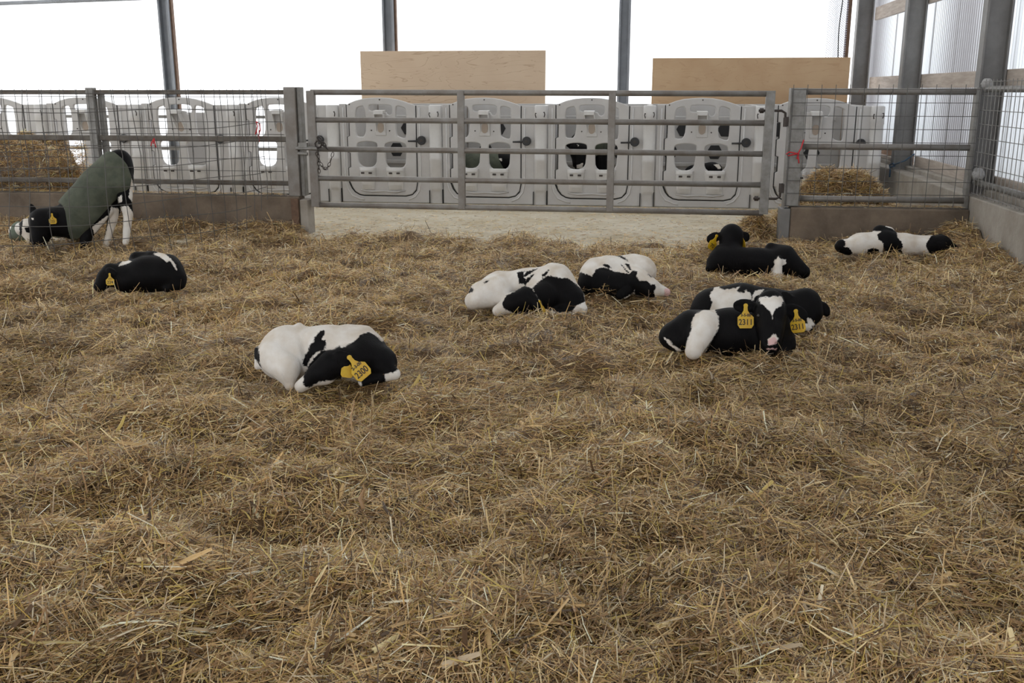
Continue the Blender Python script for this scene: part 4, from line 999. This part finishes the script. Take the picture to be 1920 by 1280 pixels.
def bed_strands():
    YY = np.linspace(1.55, 9.95, 600)
    rho = 34000.0 * (2.0 / YY) ** 1.05
    def xr(y):
        t = math.tan(YAW); hw = 960 / FPX * 1.06
        cx = -y * t; return cx - y * hw - 0.7, np.minimum(cx + y * hw * 1.05 + 1.0, WALL_X - 0.03)
    x0, x1 = xr(YY); wgt = rho * (x1 - x0); tot = float(np.sum((wgt[1:] + wgt[:-1]) * 0.5 * np.diff(YY)))
    n_ = int(tot * STRAW_K); cdf = np.cumsum(wgt); cdf /= cdf[-1]
    y = np.interp(rng.random(n_), cdf, YY); a0, a1 = xr(y); x = a0 + (a1 - a0) * rng.random(n_)
    dens = vnoise(x * 5 + 2, y * 5) * 0.5 + vnoise(x * 2.2, y * 2.2 + 8) * 0.5
    i = ((x - ox) / CELL).astype(int).clip(0, 399); j = ((y - oy) / CELL).astype(int).clip(0, 319)
    gatezone = (x > -3.4) & (x < 1.25)
    edge = 9.38 + 0.35 * (vnoise(x * 1.7 + 20, x * 0 + 3.0) - 0.5) + rng.normal(0, 0.10, n_)
    rim = RIM[i, j]
    keep = ~occ[i, j] & ~(gatezone & (y > edge)) & ((y < FENCE_Y - 0.15) | gatezone) & (x < WALL_X - np.where(y > 7, 0.045, 0.09)) & (rng.random(n_) < 0.34 + 1.0 * dens)
    x, y, rim = x[keep], y[keep], rim[keep]; n_ = len(x)
    near = np.clip((4.5 - y) / 2.5, 0, 1)
    L_ = np.where(rng.random(n_) < 0.16, rng.uniform(0.07, 0.17, n_), np.clip(np.exp(rng.normal(math.log(0.042), 0.42, n_)), 0.016, 0.10))
    W_ = np.clip(rng.lognormal(math.log(0.0028), 0.34, n_), 0.0016, 0.0075) * (1 + 0.35 * np.clip((y - 3) / 6, 0, 1))
    flow = 2 * math.pi * vnoise(x * 1.6 + 31, y * 1.6 + 11) * 1.5
    yaw = flow + rng.normal(0, 0.9, n_)
    pitch = rng.normal(0, 0.22, n_) + (rng.random(n_) < 0.2) * rng.normal(0, 0.6, n_)
    lift = rng.random(n_) ** 1.6 * (0.045 + 0.05 * rim)
    z = bed_height(x, y) + 0.004 + lift + np.abs(np.sin(pitch)) * L_ * 0.32
    P = np.stack([x, y, z], 1); bend = np.abs(rng.normal(0, 0.055, n_)) * L_
    wave = 0.86 + 0.28 * vnoise(x * 1.1 + 40, y * 1.1 + 13)
    c = tints(n_, 0, wave)
    fl = rng.random(n_) < 0.0012 * np.clip(6 - y, 0, 4); W_ = np.where(fl, rng.uniform(0.010, 0.018, n_), W_); L_ = np.where(fl, rng.uniform(0.06, 0.14, n_), L_)
    nr = y < 5.0
    V1, Q1, m1 = strands(P[nr], L_[nr], W_[nr], yaw[nr], pitch[nr], bend[nr], True)
    V2, Q2, m2 = strands(P[~nr], L_[~nr], W_[~nr], yaw[~nr], pitch[~nr], bend[~nr], False)
    return np.concatenate([V1, V2]), np.concatenate([Q1, Q2 + len(V1)]), np.concatenate([np.repeat(c[nr], m1, 0), np.repeat(c[~nr], m2, 0)])
STRAW_K = 1.0
gx = np.arange(-9.0, WALL_X - 0.005, 0.035); gyv = np.arange(0.5, FENCE_Y + 0.3, 0.035)
GX, GY = np.meshgrid(gx, gyv, indexing='ij'); GZ = bed_height(GX, GY) + 0.012 * (vnoise(GX * 22, GY * 22) - 0.5)
VB = np.stack([GX, GY, GZ], -1).reshape(-1, 3); nxg, nyg = GX.shape
ii, jj = np.meshgrid(np.arange(nxg - 1), np.arange(nyg - 1), indexing='ij'); a0 = (ii * nyg + jj).ravel()
QB = np.stack([a0, a0 + nyg, a0 + nyg + 1, a0 + 1], 1)
cen = VB[QB].mean(1); keepq = (cen[:, 1] < FENCE_Y - 0.1) | ((cen[:, 0] > -3.28) & (cen[:, 0] < 1.08))
QB = QB[keepq]
VS, QS, CS = bed_strands()
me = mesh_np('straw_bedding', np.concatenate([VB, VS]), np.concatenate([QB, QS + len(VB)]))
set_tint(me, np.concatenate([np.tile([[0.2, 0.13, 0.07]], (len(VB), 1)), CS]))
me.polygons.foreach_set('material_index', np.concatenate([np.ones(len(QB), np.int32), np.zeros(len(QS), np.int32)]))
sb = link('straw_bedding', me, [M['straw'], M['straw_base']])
tag(sb, 'deep golden straw bedding covering the whole pen floor', 'straw', kind='stuff')

def heap(name, lab, cx, cy, rx, ry, h, n_, base, kind_p=1.3, boxy=False, seed=0, lmean=0.09, wm=0.0045, dull=0.0, yclip=None, cat='hay'):
    """loose pile: a lumpy core and stalks lying over it"""
    g = np.linspace(-1, 1, 46); U, V_ = np.meshgrid(g, g, indexing='ij'); R_ = np.sqrt(U * U + V_ * V_)
    def hf(u, v):
        if boxy: f = np.clip(1.0 - np.maximum(np.abs(u), np.abs(v)) ** 8, 0, 1) ** 0.6
        else: f = np.clip(1 - (u * u + v * v), 0, 1) ** kind_p
        return base + h * f * (0.82 + 0.36 * vnoise(u * 3 + seed + 5, v * 3 + seed)) * 0.9
    Z = hf(U, V_) - (0 if boxy else 0.01)
    VV = np.stack([cx + U * rx, cy + V_ * ry, Z], -1).reshape(-1, 3); n0 = 46
    i_, j_ = np.meshgrid(np.arange(n0 - 1), np.arange(n0 - 1), indexing='ij'); a_ = (i_ * n0 + j_).ravel()
    QQ = np.stack([a_, a_ + n0, a_ + n0 + 1, a_ + 1], 1)
    u = rng.uniform(-1, 1, n_); v = rng.uniform(-1, 1, n_)
    if not boxy: rr = np.sqrt(u * u + v * v); ok = rr < 1.03; u, v = u[ok], v[ok]
    m_ = len(u); z = hf(u, v) + rng.random(m_) * 0.02
    if boxy:
        side_ = rng.random(m_) < 0.62; z = np.where(side_, base + (z - base) * rng.random(m_), z)
        sc_ = np.where(side_, 1.0 / np.maximum(np.maximum(np.abs(u), np.abs(v)), 0.01), 1.0) * (1 + 0.05 * rng.random(m_) * side_); u = u * sc_; v = v * sc_
        vv_ = vnoise(z * 9 + seed, u * 6) * 0.06 * side_; v = v * (1 + vv_); u = u * (1 + vv_)
    P = np.stack([cx + u * rx, cy + v * ry, z], 1)
    if yclip: P[:, 1] = np.maximum(P[:, 1], yclip)
    L_ = np.clip(np.exp(rng.normal(math.log(lmean), 0.45, m_)), 0.02, 0.25); W_ = np.clip(rng.lognormal(math.log(wm), 0.3, m_), 0.002, 0.008)
    vv, qq, k_ = strands(P, L_, W_, rng.uniform(0, 6.28, m_), rng.normal(0, 0.35, m_), np.abs(rng.normal(0, 0.08, m_)) * L_, False)
    me = mesh_np(name, np.concatenate([VV, vv]), np.concatenate([QQ, qq + len(VV)]))
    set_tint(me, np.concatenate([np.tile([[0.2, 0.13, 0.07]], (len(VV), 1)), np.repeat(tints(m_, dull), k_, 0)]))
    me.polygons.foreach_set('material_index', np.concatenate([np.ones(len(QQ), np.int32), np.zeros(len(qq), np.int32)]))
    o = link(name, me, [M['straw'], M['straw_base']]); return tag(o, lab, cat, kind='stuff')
F0 = FLOOR_Z
p = plane_y(1640, 380, 10.9)
heap('straw_heap', 'heap of yellow straw on the alley floor behind the right mesh fence', 1.99, 10.85, 0.76, 0.75, 0.66, 24000, F0, 1.4, seed=2)
heap('straw_wisp', 'wisp of straw spilled beside the hinge footing of the gate', 1.05, 10.0, 0.24, 0.32, 0.26, 3000, F0, 1.5, seed=9)
heap('hay_bale', 'broken hay bale behind the left mesh fence at the picture edge', -6.98, 10.40, 0.50, 0.36, 0.92, 22000, F0, boxy=True, seed=4, lmean=0.07, dull=-0.2)
heap('loose_hay', 'loose hay fallen from the bale behind the left mesh fence', -6.06, 10.38, 0.36, 0.36, 0.64, 10000, F0, 0.8, seed=6, lmean=0.07, dull=-0.15)
# thin chaff strewn on the alley floor
n_ = 22000
x = rng.uniform(-9, 2.9, n_); t = rng.random(n_)
y = np.where(t < 0.45, HUTCH_Y - 0.02 - np.abs(rng.normal(0, 0.28, n_)), np.where(t < 0.75, 9.5 + np.abs(rng.normal(0, 0.7, n_)), rng.uniform(9.9, 12.4, n_)))
ok = (y > 9.4) & (y < HUTCH_Y - 0.1) & ~((np.abs(y - FENCE_Y) < 0.16) & ((x < -3.4) | (x > 1.2))) & (y > np.where((x < -3.4) | (x > 1.2), 9.9, 9.4))
x, y = x[ok], y[ok]; n_ = len(x)
P = np.stack([x, y, np.full(n_, F0 + 0.006)], 1); L_ = rng.uniform(0.015, 0.07, n_); W_ = rng.uniform(0.003, 0.006, n_)
V, Q, k_ = strands(P, L_, W_, rng.uniform(0, 6.28, n_), rng.normal(0, 0.05, n_), np.abs(rng.normal(0, 0.05, n_)) * L_, False)
me = mesh_np('chaff', V, Q); set_tint(me, np.repeat(tints(n_), k_, 0) * 1.1)
tag(link('chaff', me, M['straw']), 'thin scattered chaff on the bare alley floor between gate and hutches', 'chaff', kind='stuff')
# wisps of straw lying on top of the two curbs
for (xa, xb, zt, lab) in ((-8.0, -3.7, 0.335, 'thin line of straw bits along the top of the left curb'), (1.45, 2.9, 0.305, 'thin line of straw bits along the top of the right curb')):
    n_ = int(420 * (xb - xa)); P = np.stack([rng.uniform(xa, xb, n_), FENCE_Y + rng.uniform(-0.06, 0.08, n_), zt + rng.random(n_) * 0.018], 1)
    L_ = rng.uniform(0.02, 0.08, n_); V, Q, k_ = strands(P, L_, rng.uniform(0.003, 0.006, n_), rng.normal(0, 0.6, n_), rng.normal(0, 0.12, n_), L_ * 0.04, False)
    me = mesh_np('straw_bits', V, Q); set_tint(me, np.repeat(tints(n_), k_, 0)); tag(link('straw_bits', me, M['straw']), lab, 'straw', kind='stuff')
